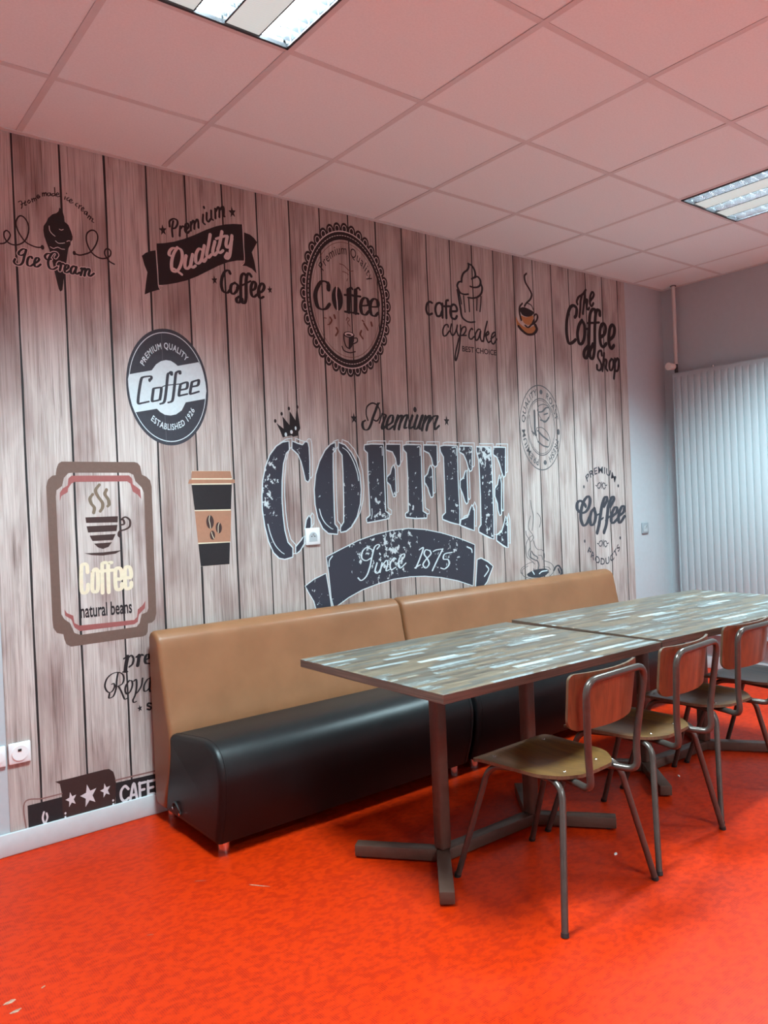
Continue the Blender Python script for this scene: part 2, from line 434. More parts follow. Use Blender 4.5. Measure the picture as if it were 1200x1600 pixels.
# ------------------------------------------------------------------ wallpaper mural with printed planks and emblems
MX0, MX1, MZ0, MZ1 = .700, 4.945, .088, H - .004
mural = boxo('wallpaper_mural', ((MX0 + MX1) / 2, -.0006, (MZ0 + MZ1) / 2), (MX1 - MX0, .0008, MZ1 - MZ0), 'mural_backing')
tag(mural, 'coffee themed wallpaper mural printed with whitewashed planks behind the bench', 'wallpaper')
MC = mural.location.copy()
edges = [MX0] + [.8195 + .1835 * k for k in range(0, 23)] + [MX1]
PY = -.0012
for i in range(len(edges) - 1):
    a, b = edges[i] + (.0042 if i else 0), edges[i + 1] - (.0042 if i < len(edges) - 2 else 0)
    if b - a < .02: continue
    bm = bmesh.new(); rnd = random.Random(i); L_, R_ = [], []
    for k in range(15):
        z = MZ0 + (MZ1 - MZ0) * k / 14
        j = lambda: rnd.uniform(-.0014, .0014)
        L_.append(bm.verts.new((a - (a + b) / 2 + (j() if i else 0), 0, z - MC.z))); R_.append(bm.verts.new((b - (a + b) / 2 + (j() if i < len(edges) - 2 else 0), 0, z - MC.z)))
    for k in range(14): bm.faces.new((L_[k], R_[k], R_[k + 1], L_[k + 1]))
    me = bpy.data.meshes.new('plank'); bm.to_mesh(me); bm.free()
    o = link('plank', me, 'plank_print', mural, Vector(((a + b) / 2 - MC.x, PY - MC.y, 0)))

# printed emblems: ('S' stroke, 'P' filled outline, 'O' outline, 'D' disc, 'R' ring, 'X' star, 'T' text, 'A' arched text), wall x,z in 0.1 mm
PRINTS = [
 ('ice_cream_print', 'dark ice cream cone print with curled flourishes and ICE CREAM lettering', [
  ('P','shape','brown',0,[[9939,25895,10060,25766,10114,25557,10126,25339,10271,25234,10367,24987,10422,24776,10407,24640,10325,24537,10321,24426,10227,24255,10170,23936,10086,23482,10007,23117,9915,22489,9827,22411,9768,22512,9682,22938,9598,23405,9533,23831,9461,24080,9387,24285,9296,24572,9266,24827,9286,25004,9407,25201,9476,25366,9651,25553,9822,25640,9902,25734]]),
  ('S','highlight','rosy',[30,30],[9503,25045,9517,24873,9595,24757,9716,24670]),
  ('S','highlight','rosy',[30,30],[9899,24988,9982,24969,10056,25009]),
  ('S','highlight','rosy',[30,30],[9729,24476,9831,24406,9958,24420,10087,24460]),
  ('S','highlight','rosy',[31,31],[10176,24533,10241,24575,10306,24578]),
  ('S','highlight','rosy',[30,30],[9508,24197,9631,24153,9738,24206,9823,24229,9948,24185,10075,24194]),
  ('S','flourish','brown',[57,57],[7616,23996,7773,24045,7916,24197,8002,24381,7968,24501,7873,24560,7783,24468,7783,24278,7893,24108,8085,24036,8325,24091,8553,24289,8688,24634,8691,24977,8552,25207,8394,25240,8268,25066,8239,24848,8325,24567,8531,24263,8727,24148,8968,24091,9194,24121]),
  ('S','flourish','brown',[63,63],[10456,24094,10649,24051,10871,24119,11142,24277,11380,24633,11462,24964,11382,25166,11205,25187,11021,25018,10978,24742,11061,24443,11206,24220,11401,24095,11624,24063,11854,24146,11974,24280,11982,24441,11872,24527,11755,24448,11724,24284,11808,24116,11938,23978,12118,23901]),
  ('D','flourish','brown',[9203,24123,70,96],0),
  ('D','flourish','brown',[10457,24103,65,89],0),
  ('S','letter_outline','rosy',[162,122],[8596,23911,8457,23930,8312,23799,8288,23689,8386,23663,8529,23750]),
  ('S','letter_outline','rosy',[162,121],[8576,23908,8497,23660,8422,23391,8309,23267,8170,23266,8096,23360,8140,23473]),
  ('S','letter_outline','rosy',[164,123],[8785,23621,8747,23680,8656,23622,8597,23462,8603,23313,8710,23287,8836,23393]),
  ('S','letter_outline','rosy',[166,125],[8878,23421,8983,23503,9049,23600,9011,23667,8927,23623,8868,23463,8873,23313,8974,23299,9102,23414]),
  ('S','letter_outline','rosy',[169,127],[9699,23793,9767,23913,9708,23991,9580,23948,9446,23729,9394,23504,9448,23317,9593,23295,9745,23406]),
  ('S','letter_outline','rosy',[168,126],[9516,23915,9370,23891,9282,23768,9359,23650,9528,23699]),
  ('S','letter_outline','rosy',[172,129],[9771,23520,9860,23622,9896,23496,9845,23291]),
  ('S','letter_outline','rosy',[173,130],[9875,23493,9964,23595,10026,23560]),
  ('S','letter_outline','rosy',[173,130],[10037,23320,10169,23429,10196,23543,10111,23552,10041,23409,10047,23256,10140,23248,10273,23356]),
  ('S','letter_outline','rosy',[175,131],[10495,23502,10411,23555,10298,23427,10290,23248,10375,23239,10482,23411]),
  ('S','letter_outline','rosy',[176,132],[10518,23527,10465,23319,10527,23240,10639,23324]),
  ('S','letter_outline','rosy',[178,133],[10690,23487,10756,23520,10727,23359,10678,23218]),
  ('S','letter_outline','rosy',[179,134],[10729,23404,10845,23534,10886,23473,10831,23219]),
  ('S','letter_outline','rosy',[180,135],[10860,23380,10998,23535,11062,23478,11010,23290,11073,23233,11235,23369]),
  ('S','lettering','ink',[101,53],[8596,23911,8457,23930,8312,23799,8288,23689,8386,23663,8529,23750]),
  ('S','lettering','ink',[101,53],[8576,23908,8497,23660,8422,23391,8309,23267,8170,23266,8096,23360,8140,23473]),
  ('S','lettering','ink',[102,53],[8785,23621,8747,23680,8656,23622,8597,23462,8603,23313,8710,23287,8836,23393]),
  ('S','lettering','ink',[104,54],[8878,23421,8983,23503,9049,23600,9011,23667,8927,23623,8868,23463,8873,23313,8974,23299,9102,23414]),
  ('S','lettering','ink',[106,55],[9699,23793,9767,23913,9708,23991,9580,23948,9446,23729,9394,23504,9448,23317,9593,23295,9745,23406]),
  ('S','lettering','ink',[105,55],[9516,23915,9370,23891,9282,23768,9359,23650,9528,23699]),
  ('S','lettering','ink',[108,56],[9771,23520,9860,23622,9896,23496,9845,23291]),
  ('S','lettering','ink',[108,56],[9875,23493,9964,23595,10026,23560]),
  ('S','lettering','ink',[108,56],[10037,23320,10169,23429,10196,23543,10111,23552,10041,23409,10047,23256,10140,23248,10273,23356]),
  ('S','lettering','ink',[109,57],[10495,23502,10411,23555,10298,23427,10290,23248,10375,23239,10482,23411]),
  ('S','lettering','ink',[110,57],[10518,23527,10465,23319,10527,23240,10639,23324]),
  ('S','lettering','ink',[111,58],[10690,23487,10756,23520,10727,23359,10678,23218]),
  ('S','lettering','ink',[112,58],[10729,23404,10845,23534,10886,23473,10831,23219]),
  ('S','lettering','ink',[112,58],[10860,23380,10998,23535,11062,23478,11010,23290,11073,23233,11235,23369]),
  ('S','lettering','brown',[41,29],[8358,25786,8460,25850,8497,25772,8490,25621,8467,25553]),
  ('S','lettering','brown',[41,29],[8622,25883,8602,25708,8676,25745]),
  ('S','lettering','brown',[41,29],[8454,25699,8640,25844]),
  ('S','lettering','brown',[42,29],[8766,25956,8713,25860,8759,25814,8816,25902,8766,25956]),
  ('S','lettering','brown',[42,29],[8869,26021,8905,25900]),
  ('S','lettering','brown',[42,29],[8888,25982,8952,26060,8976,25957]),
  ('S','lettering','brown',[42,29],[8971,26030,9022,26083,9051,26003]),
  ('S','lettering','brown',[42,29],[9076,26108,9162,26191,9123,26234,9078,26151,9116,26086,9202,26178]),
  ('S','lettering','brown',[42,30],[9292,26348,9298,26220]),
  ('S','lettering','brown',[43,30],[9302,26307,9363,26372,9370,26244]),
  ('S','lettering','brown',[43,30],[9373,26322,9438,26397,9454,26274]),
  ('S','lettering','brown',[43,30],[9584,26411,9499,26371,9516,26275,9593,26326,9605,26416,9634,26313]),
  ('S','lettering','brown',[43,30],[9752,26425,9675,26387,9692,26303,9770,26364]),
  ('S','lettering','brown',[43,30],[9784,26673,9790,26333]),
  ('S','lettering','brown',[43,30],[9833,26377,9941,26435,9901,26488,9834,26399,9873,26320,9989,26367]),
  ('S','lettering','brown',[44,31],[10194,26388,10167,26272]),
  ('S','lettering','brown',[44,31],[10247,26541,10255,26525]),
  ('S','lettering','brown',[44,31],[10343,26376,10268,26338,10264,26249,10337,26255]),
  ('S','lettering','brown',[44,31],[10358,26246,10454,26266,10440,26339,10359,26269,10377,26175,10507,26202]),
  ('S','lettering','brown',[45,31],[10702,26207,10623,26190,10602,26106,10661,26074]),
  ('S','lettering','brown',[45,31],[10765,26153,10715,26009]),
  ('S','lettering','brown',[45,32],[10750,26105,10852,26148]),
  ('S','lettering','brown',[45,32],[10845,25991,10934,26031,10915,26094,10847,26036,10829,25930,10930,25941]),
  ('S','lettering','brown',[45,32],[11062,25945,10973,25927,10947,25833,11013,25823,11075,25925,11042,25784]),
  ('S','lettering','brown',[45,32],[11144,25804,11072,25678]),
  ('S','lettering','brown',[46,32],[11111,25744,11209,25763,11149,25626]),
  ('S','lettering','brown',[46,32],[11184,25700,11294,25690,11245,25577,11323,25533]),
 ]),
 ('quality_ribbon_print', 'waving dark ribbon print reading Premium Quality Coffee with small stars', [
  ('P','ribbon','brown',0,[[14059,25132,14428,25212,14878,25354,15395,25579,15864,25824,16464,26178,17012,26456,17505,26637,17940,26742,18392,26806,18433,25083,18042,25019,17540,24855,17043,24611,16491,24279,15949,23953,15419,23687,14902,23495,14452,23362,14065,23281]]),
  ('P','ribbon','brown',0,[[13360,24468,13537,24627,13756,24741,14002,24819,14038,23277,14166,23112,13945,23029,13671,22914,13409,22775,13471,23196,13577,23780,13458,24072]]),
  ('P','ribbon','brown',0,[[18474,26439,18801,26386,19018,26256,19171,26084,18855,25547,18965,25168,19063,24559,18816,24748,18534,24828,18269,24820,18419,25052]]),
  ('S','fold_line','rosy',[33,33],[14023,24823,14056,24010,14065,23270,14154,23084]),
  ('S','fold_line','rosy',[39,39],[18416,26799,18424,25924,18432,25071,18282,24822]),
  ('S','fold_line','rosy',[33,33],[14065,23270,14255,23266]),
  ('S','light_lettering','rosy',[153,85],[15004,25069,14808,25051,14662,24894,14626,24730,14724,24683]),
  ('S','light_lettering','rosy',[154,85],[15034,25117,15227,25017,15250,24674,15105,24226,14898,24008,14734,24062,14734,24432,14853,24821,15034,25117]),
  ('S','light_lettering','rosy',[154,86],[14820,24128,14984,24048,15203,23921]),
  ('S','light_lettering','rosy',[157,87],[15444,24813,15371,24481,15378,24268,15473,24230,15624,24387,15724,24698]),
  ('S','light_lettering','rosy',[158,88],[15764,24920,15656,24473,15735,24324,15885,24428]),
  ('S','light_lettering','rosy',[159,89],[16242,25216,16097,25245,15940,24976,15911,24621,16036,24560,16192,24774,16298,25171]),
  ('S','light_lettering','rosy',[162,90],[16369,25428,16224,24834,16304,24684,16429,24840]),
  ('S','light_lettering','rosy',[163,90],[16692,26002,16579,25491,16468,25037,16551,24914,16707,25077]),
  ('S','light_lettering','rosy',[165,92],[16917,25714,16787,25254,16856,25074,17013,25237]),
  ('S','light_lettering','rosy',[166,92],[17304,26251,17154,25646,17049,25353,17146,25232,17322,25372]),
  ('S','light_lettering','rosy',[169,94],[16984,25863,17478,26090]),
  ('S','light_lettering','rosy',[169,94],[17569,26079,17490,25705,17543,25548,17703,25687,17812,26011]),
  ('S','light_lettering','rosy',[169,94],[17818,26152,17729,25580,17648,25178,17518,25018,17430,25086,17530,25269]),
  ('S','lettering','brown',[103,69],[14893,26283,14821,25925,14833,25584]),
  ('S','lettering','brown',[104,69],[14714,26011,14725,26250,14899,26390,15065,26369,15097,26216,14992,26010,14850,25941]),
  ('S','lettering','brown',[104,69],[15222,26107,15194,25889,15173,25672]),
  ('S','lettering','brown',[105,70],[15217,25999,15336,26139,15409,26115]),
  ('S','lettering','brown',[105,70],[15500,25999,15621,26155,15600,26312,15483,26236,15441,25961,15550,25858,15653,25974]),
  ('S','lettering','brown',[106,71],[15747,26394,15729,26015]),
  ('S','lettering','brown',[107,71],[15760,26289,15867,26498,15920,26400,15908,26128]),
  ('S','lettering','brown',[108,72],[15937,26376,16063,26589,16116,26492,16115,26221]),
  ('S','lettering','brown',[108,72],[16379,26868,16352,26537,16447,26436]),
  ('S','lettering','brown',[109,73],[16432,27237,16442,27195]),
  ('S','lettering','brown',[110,73],[16562,26986,16547,26683,16631,26591,16758,26752]),
  ('S','lettering','brown',[110,73],[16794,27141,16789,26785,16875,26720]),
  ('S','lettering','brown',[111,74],[17003,27266,17000,26826]),
  ('S','lettering','brown',[112,75],[17034,27162,17165,27381,17220,27282,17203,26921]),
  ('S','lettering','brown',[113,75],[17244,27259,17392,27455,17448,27356,17432,27021,17492,27005]),
  ('S','lettering','brown',[166,80],[17638,24343,17552,24469,17365,24385,17198,24056,17151,23719,17229,23454,17439,23400,17600,23561]),
  ('S','lettering','brown',[169,81],[17865,23932,17673,23793,17628,23509,17745,23386,17939,23552,18014,23814,17865,23932]),
  ('S','lettering','brown',[171,83],[18480,24358,18358,24452,18223,24264,18167,23751,18142,23244,18070,23038,17944,23022,17921,23187,18148,23357]),
  ('S','lettering','brown',[173,83],[18766,24373,18645,24496,18509,24306,18452,23791,18427,23281,18352,23047,18226,23030,18215,23197]),
  ('S','lettering','brown',[175,84],[18699,23656,18929,23802,18992,24038,18882,24135,18743,23917,18725,23547,18845,23393,19045,23533]),
  ('S','lettering','brown',[178,86],[19112,23599,19346,23745,19455,23961,19365,24119,19194,23952,19112,23599,19199,23383,19398,23467]),
  ('S','lettering','brown',[91,91],[17946,23692,18722,24140]),
  ('X','star','brown',[14384,25781,193,265],8),
  ('X','star','brown',[17892,27279,205,281],8),
  ('X','star','brown',[16812,23906,161,221],8),
  ('X','star','brown',[19764,23860,152,209],8),
 ]),
 ('lace_badge_print', 'round scalloped lace badge print with Coffee lettering and little cup', [
  ('D','scallop','brown',[27163,23970,238,328],0),
  ('R','scallop_line','rosy',[27163,23970,116,160,145,200]),
  ('D','scallop','brown',[27121,24619,238,328],0),
  ('R','scallop_line','rosy',[27121,24619,116,160,145,200]),
  ('D','scallop','brown',[26999,25248,238,328],0),
  ('R','scallop_line','rosy',[26999,25248,116,160,145,200]),
  ('D','scallop','brown',[26800,25839,238,328],0),
  ('R','scallop_line','rosy',[26800,25839,116,160,145,200]),
  ('D','scallop','brown',[26529,26372,238,328],0),
  ('R','scallop_line','rosy',[26529,26372,116,160,145,200]),
  ('D','scallop','brown',[26195,26833,238,328],0),
  ('R','scallop_line','rosy',[26195,26833,116,160,145,200]),
  ('D','scallop','brown',[25808,27207,238,328],0),
  ('R','scallop_line','rosy',[25808,27207,116,160,145,200]),
  ('D','scallop','brown',[25380,27482,238,328],0),
  ('R','scallop_line','rosy',[25380,27482,116,160,145,200]),
  ('D','scallop','brown',[24924,27651,238,328],0),
  ('R','scallop_line','rosy',[24924,27651,116,160,145,200]),
  ('D','scallop','brown',[24454,27708,238,328],0),
  ('R','scallop_line','rosy',[24454,27708,116,160,145,200]),
  ('D','scallop','brown',[23983,27651,238,328],0),
  ('R','scallop_line','rosy',[23983,27651,116,160,145,200]),
  ('D','scallop','brown',[23527,27482,238,328],0),
  ('R','scallop_line','rosy',[23527,27482,116,160,145,200]),
  ('D','scallop','brown',[23099,27207,238,328],0),
  ('R','scallop_line','rosy',[23099,27207,116,160,145,200]),
  ('D','scallop','brown',[22712,26833,238,328],0),
  ('R','scallop_line','rosy',[22712,26833,116,160,145,200]),
  ('D','scallop','brown',[22378,26372,238,328],0),
  ('R','scallop_line','rosy',[22378,26372,116,160,145,200]),
  ('D','scallop','brown',[22108,25839,238,328],0),
  ('R','scallop_line','rosy',[22108,25839,116,160,145,200]),
  ('D','scallop','brown',[21908,25248,238,328],0),
  ('R','scallop_line','rosy',[21908,25248,116,160,145,200]),
  ('D','scallop','brown',[21786,24619,238,328],0),
  ('R','scallop_line','rosy',[21786,24619,116,160,145,200]),
  ('D','scallop','brown',[21745,23970,238,328],0),
  ('R','scallop_line','rosy',[21745,23970,116,160,145,200]),
  ('D','scallop','brown',[21786,23320,238,328],0),
  ('R','scallop_line','rosy',[21786,23320,116,160,145,200]),
  ('D','scallop','brown',[21908,22691,238,328],0),
  ('R','scallop_line','rosy',[21908,22691,116,160,145,200]),
  ('D','scallop','brown',[22108,22100,238,328],0),
  ('R','scallop_line','rosy',[22108,22100,116,160,145,200]),
  ('D','scallop','brown',[22378,21567,238,328],0),
  ('R','scallop_line','rosy',[22378,21567,116,160,145,200]),
  ('D','scallop','brown',[22712,21106,238,328],0),
  ('R','scallop_line','rosy',[22712,21106,116,160,145,200]),
  ('D','scallop','brown',[23099,20732,238,328],0),
  ('R','scallop_line','rosy',[23099,20732,116,160,145,200]),
  ('D','scallop','brown',[23527,20457,238,328],0),
  ('R','scallop_line','rosy',[23527,20457,116,160,145,200]),
  ('D','scallop','brown',[23983,20288,238,328],0),
  ('R','scallop_line','rosy',[23983,20288,116,160,145,200]),
  ('D','scallop','brown',[24454,20231,238,328],0),
  ('R','scallop_line','rosy',[24454,20231,116,160,145,200]),
  ('D','scallop','brown',[24924,20288,238,328],0),
  ('R','scallop_line','rosy',[24924,20288,116,160,145,200]),
  ('D','scallop','brown',[25380,20457,238,328],0),
  ('R','scallop_line','rosy',[25380,20457,116,160,145,200]),
  ('D','scallop','brown',[25808,20732,238,328],0),
  ('R','scallop_line','rosy',[25808,20732,116,160,145,200]),
  ('D','scallop','brown',[26195,21106,238,328],0),
  ('R','scallop_line','rosy',[26195,21106,116,160,145,200]),
  ('D','scallop','brown',[26529,21567,238,328],0),
  ('R','scallop_line','rosy',[26529,21567,116,160,145,200]),
  ('D','scallop','brown',[26800,22100,238,328],0),
  ('R','scallop_line','rosy',[26800,22100,116,160,145,200]),
  ('D','scallop','brown',[26999,22691,238,328],0),
  ('R','scallop_line','rosy',[26999,22691,116,160,145,200]),
  ('D','scallop','brown',[27121,23320,238,328],0),
  ('R','scallop_line','rosy',[27121,23320,116,160,145,200]),
  ('R','ring','brown',[24454,23970,2289,3159,2608,3598]),
  ('R','ring_line','rosy',[24454,23970,2587,3570,2631,3630]),
  ('R','ring_line','rust',[24454,23970,2179,3007,2199,3035]),
  ('S','stitch','rosy',[35,35],[26902,23970,26900,24099]),
  ('S','stitch','rosy',[35,35],[26896,24205,26888,24334]),
  ('S','stitch','rosy',[35,35],[26878,24440,26863,24568]),
  ('S','stitch','rosy',[35,35],[26848,24672,26827,24798]),
  ('S','stitch','rosy',[35,35],[26807,24901,26779,25025]),
  ('S','stitch','rosy',[35,35],[26754,25125,26720,25246]),
  ('S','stitch','rosy',[35,35],[26690,25344,26650,25461]),
  ('S','stitch','rosy',[35,35],[26615,25556,26570,25669]),
  ('S','stitch','rosy',[35,35],[26530,25760,26479,25869]),
  ('S','stitch','rosy',[35,35],[26434,25955,26378,26059]),
  ('S','stitch','rosy',[35,35],[26329,26141,26267,26239]),
  ('S','stitch','rosy',[35,35],[26215,26316,26148,26408]),
  ('S','stitch','rosy',[35,35],[26092,26480,26021,26565]),
  ('S','stitch','rosy',[35,35],[25961,26632,25886,26710]),
  ('S','stitch','rosy',[35,35],[25823,26770,25744,26841]),
  ('S','stitch','rosy',[35,35],[25678,26895,25595,26958]),
  ('S','stitch','rosy',[35,35],[25527,27006,25442,27061]),
  ('S','stitch','rosy',[35,35],[25371,27102,25283,27148]),
  ('S','stitch','rosy',[35,35],[25210,27183,25120,27220]),
  ('S','stitch','rosy',[35,35],[25046,27248,24954,27277]),
  ('S','stitch','rosy',[35,35],[24879,27297,24786,27317]),
  ('S','stitch','rosy',[35,35],[24710,27330,24616,27341]),
  ('S','stitch','rosy',[35,35],[24539,27346,24445,27348]),
  ('S','stitch','rosy',[35,35],[24368,27346,24274,27339]),
  ('S','stitch','rosy',[35,35],[24198,27330,24104,27314]),
  ('S','stitch','rosy',[35,35],[24029,27297,23936,27272]),
  ('S','stitch','rosy',[35,35],[23861,27248,23771,27214]),
  ('S','stitch','rosy',[35,35],[23697,27183,23608,27140]),
  ('S','stitch','rosy',[35,35],[23537,27102,23450,27051]),
  ('S','stitch','rosy',[35,35],[23380,27006,23297,26947]),
  ('S','stitch','rosy',[35,35],[23230,26895,23149,26828]),
  ('S','stitch','rosy',[35,35],[23085,26770,23008,26696]),
  ('S','stitch','rosy',[35,35],[22946,26632,22873,26550]),
  ('S','stitch','rosy',[35,35],[22815,26480,22747,26392]),
  ('S','stitch','rosy',[35,35],[22693,26316,22629,26221]),
  ('S','stitch','rosy',[35,35],[22578,26141,22519,26040]),
  ('S','stitch','rosy',[35,35],[22473,25955,22419,25849]),
  ('S','stitch','rosy',[35,35],[22377,25760,22329,25649]),
  ('S','stitch','rosy',[35,35],[22292,25556,22249,25440]),
  ('S','stitch','rosy',[35,35],[22217,25344,22181,25224]),
  ('S','stitch','rosy',[35,35],[22153,25125,22123,25002]),
  ('S','stitch','rosy',[35,35],[22100,24901,22076,24775]),
  ('S','stitch','rosy',[35,35],[22059,24672,22041,24545]),
  ('S','stitch','rosy',[35,35],[22029,24440,22018,24311]),
  ('S','stitch','rosy',[35,35],[22011,24205,22007,24076]),
  ('S','stitch','rosy',[35,35],[22005,23970,22007,23840]),
  ('S','stitch','rosy',[35,35],[22011,23734,22020,23605]),
  ('S','stitch','rosy',[35,35],[22029,23499,22044,23371]),
  ('S','stitch','rosy',[35,35],[22059,23267,22080,23141]),
  ('S','stitch','rosy',[35,35],[22100,23038,22128,22914]),
  ('S','stitch','rosy',[35,35],[22153,22814,22187,22693]),
  ('S','stitch','rosy',[35,35],[22217,22595,22257,22478]),
  ('S','stitch','rosy',[35,35],[22292,22383,22338,22270]),
  ('S','stitch','rosy',[35,35],[22377,22179,22429,22071]),
  ('S','stitch','rosy',[35,35],[22473,21984,22530,21880]),
  ('S','stitch','rosy',[35,35],[22578,21798,22640,21700]),
  ('S','stitch','rosy',[35,35],[22693,21623,22759,21531]),
  ('S','stitch','rosy',[35,35],[22815,21459,22887,21374]),
  ('S','stitch','rosy',[35,35],[22946,21307,23022,21229]),
  ('S','stitch','rosy',[35,35],[23085,21169,23164,21098]),
  ('S','stitch','rosy',[35,35],[23230,21044,23312,20981]),
  ('S','stitch','rosy',[35,35],[23380,20933,23466,20878]),
  ('S','stitch','rosy',[35,35],[23537,20837,23624,20791]),
  ('S','stitch','rosy',[35,35],[23697,20756,23787,20719]),
  ('S','stitch','rosy',[35,35],[23861,20691,23953,20662]),
  ('S','stitch','rosy',[35,35],[24029,20642,24121,20622]),
  ('S','stitch','rosy',[35,35],[24198,20610,24291,20598]),
  ('S','stitch','rosy',[35,35],[24368,20593,24462,20591]),
  ('S','stitch','rosy',[35,35],[24539,20593,24633,20600]),
  ('S','stitch','rosy',[35,35],[24710,20610,24803,20626]),
  ('S','stitch','rosy',[35,35],[24879,20642,24971,20667]),
  ('S','stitch','rosy',[35,35],[25046,20691,25137,20725]),
  ('S','stitch','rosy',[35,35],[25210,20756,25299,20799]),
  ('S','stitch','rosy',[35,35],[25371,20837,25457,20888]),
  ('S','stitch','rosy',[35,35],[25527,20933,25611,20992]),
  ('S','stitch','rosy',[35,35],[25678,21044,25758,21111]),
  ('S','stitch','rosy',[35,35],[25823,21169,25900,21243]),
  ('S','stitch','rosy',[35,35],[25961,21307,26034,21389]),
  ('S','stitch','rosy',[35,35],[26092,21459,26160,21547]),
  ('S','stitch','rosy',[35,35],[26215,21623,26279,21718]),
  ('S','stitch','rosy',[35,35],[26329,21798,26388,21899]),
  ('S','stitch','rosy',[35,35],[26434,21984,26488,22090]),
  ('S','stitch','rosy',[35,35],[26530,22179,26578,22290]),
  ('S','stitch','rosy',[35,35],[26615,22383,26658,22499]),
  ('S','stitch','rosy',[35,35],[26690,22595,26727,22715]),
  ('S','stitch','rosy',[35,35],[26754,22814,26785,22937]),
  ('S','stitch','rosy',[35,35],[26807,23038,26831,23164]),
  ('S','stitch','rosy',[35,35],[26848,23267,26866,23394]),
  ('S','stitch','rosy',[35,35],[26878,23499,26889,23628]),
  ('S','stitch','rosy',[35,35],[26896,23734,26901,23863]),
  ('A','lettering','brown','Premium Quality',[24454,23970,1738,2399,362],147.5,29.8,1,0.0),
  ('S','lettering','brown',[258,84],[23266,24374,23261,24643,23058,24748,22796,24673,22520,24270,22423,23885,22527,23419,22756,23277,23050,23345,23291,23596]),
  ('S','lettering','brown',[93,93],[23291,24728,23306,24380]),
  ('D','lettering','brown',[23804,23960,350,635],0),
  ('S','bean_slit','rosy',[67,67],[23803,24584,23749,24170,23779,23739,23784,23333]),
  ('S','lettering','brown',[248,248],[24536,24495,24527,23945,24510,23366]),
  ('S','lettering','brown',[251,251],[25016,24534,24988,24005,24954,23365]),
  ('S','lettering','brown',[111,111],[24510,24382,24573,24556,24715,24663,24820,24590]),
  ('S','lettering','brown',[113,113],[24989,24420,25054,24611,25212,24716,25304,24629]),
  ('S','lettering','brown',[111,111],[24271,24213,24830,24271]),
  ('S','lettering','brown',[113,113],[24802,24245,25327,24271]),
  ('S','lettering','brown',[111,111],[24252,23335,24699,23334]),
  ('S','lettering','brown',[112,112],[24781,23338,25152,23327]),
  ('S','lettering','brown',[233,78],[25356,23774,25817,23888,25796,24166,25604,24241,25406,24059,25311,23713,25384,23388,25611,23326,25833,23526]),
  ('S','lettering','brown',[238,79],[26024,23802,26457,23884,26472,24169,26263,24272,26039,24085,25943,23736,26017,23408,26248,23334,26473,23519]),
  ('S','flourish','rust',[118,46],[22895,22849,23057,22852]),
  ('S','flourish','rust',[119,46],[23289,22922,23379,22770,23238,22566,23125,22526]),
  ('S','flourish','rust',[120,47],[23559,23061,23604,22915]),
  ('S','flourish','rust',[121,47],[23657,22422,23747,22242,23603,22010]),
  ('S','flourish','rust',[126,49],[25285,22432,25204,22229,25367,22023]),
  ('S','flourish','rust',[129,50],[25979,22954,26020,22790]),
  ('S','flourish','rust',[127,49],[25384,22999,25465,22941]),
  ('S','flourish','rust',[128,50],[25480,22843,25645,22637,25723,22523]),
  ('S','flourish','rust',[41,41],[24034,25816,24299,25776,24495,25642,24692,25535,24913,25569]),
  ('S','flourish','rust',[41,41],[24214,25435,24415,25411,24580,25326]),
  ('S','flourish','rust',[41,41],[24506,25095,24459,24968]),
  ('S','flourish','rust',[41,41],[24316,22877,24355,22991,24459,23031,24521,22928,24412,22778,24474,22675,24551,22585]),
  ('D','cup','brown',[24459,22141,356,166],0),
  ('D','cup_inside','rosy',[24460,22152,281,111],0),
  ('D','cup','brown',[24445,22123,178,55],0),
  ('S','cup','brown',[75,61],[24121,22117,24125,21817,24243,21500,24461,21389]),
  ('S','cup','brown',[77,63],[24779,21992,24971,22000,24975,21818,24728,21684]),
  ('S','cup','brown',[75,62],[23974,21475,24097,21268,24464,21191,24823,21278]),
  ('P','cup','brown',0,[[24439,22013,24801,22160,24770,21826,24616,21508,24474,21390,24393,21394]]),
 ]),
 ('cupcake_print', 'line drawing of a cupcake with cafe cupcake BEST CHOICE lettering', [
  ('S','line','ink',[163,99],[33592,27329,33601,27170,33481,26960,33156,26719,32989,26440,32948,26180]),
  ('S','line','ink',[167,102],[33548,27341,33858,27275,34071,27051,34146,26772,34091,26603]),
  ('S','line','ink',[169,103],[33811,26465,34091,26603,34322,26670,34542,26508,34545,26249,34332,26057,33964,25973,33649,25993]),
  ('S','line','ink',[160,98],[32948,26180,32725,26116,32582,25906,32657,25695,32821,25496,33127,25442,33486,25504]),
  ('S','line','ink',[167,102],[34575,26286,34681,26041,34587,25704,34250,25432,33835,25313,33429,25291]),
  ('S','line','ink',[161,98],[32583,25622,32668,25128,32768,24571,32871,24076,33213,23861,33568,23825,33933,23891]),
  ('S','line','ink',[98,98],[32732,25484,32871,24837]),
  ('S','line','ink',[99,99],[33076,25340,33097,24929,33137,24394]),
  ('S','line','ink',[100,100],[33489,25235,33516,24471]),
  ('S','line','ink',[102,102],[34199,25329,34139,24611]),
  ('S','line','ink',[103,103],[34557,25505,34503,25045,34411,24580]),
  ('S','line','ink',[98,98],[32563,25587,32821,25496]),
  ('S','lettering','ink',[174,124],[30512,24598,30308,24634,30093,24453,30033,24110,30184,23884,30477,23980]),
  ('S','lettering','ink',[177,127],[31262,24570,31099,24674,30841,24548,30740,24227,30846,23901,31099,23931,31257,24197]),
  ('S','lettering','ink',[180,128],[31308,24638,31280,23859]),
  ('S','lettering','ink',[182,130],[31791,24918,31660,24870,31606,24676,31586,23863]),
  ('S','lettering','ink',[183,131],[31445,24519,31900,24576]),
  ('S','lettering','ink',[183,131],[32012,24289,32450,24374,32421,24622,32210,24722,32011,24571,31922,24215,32034,23915,32292,23882,32450,24058]),
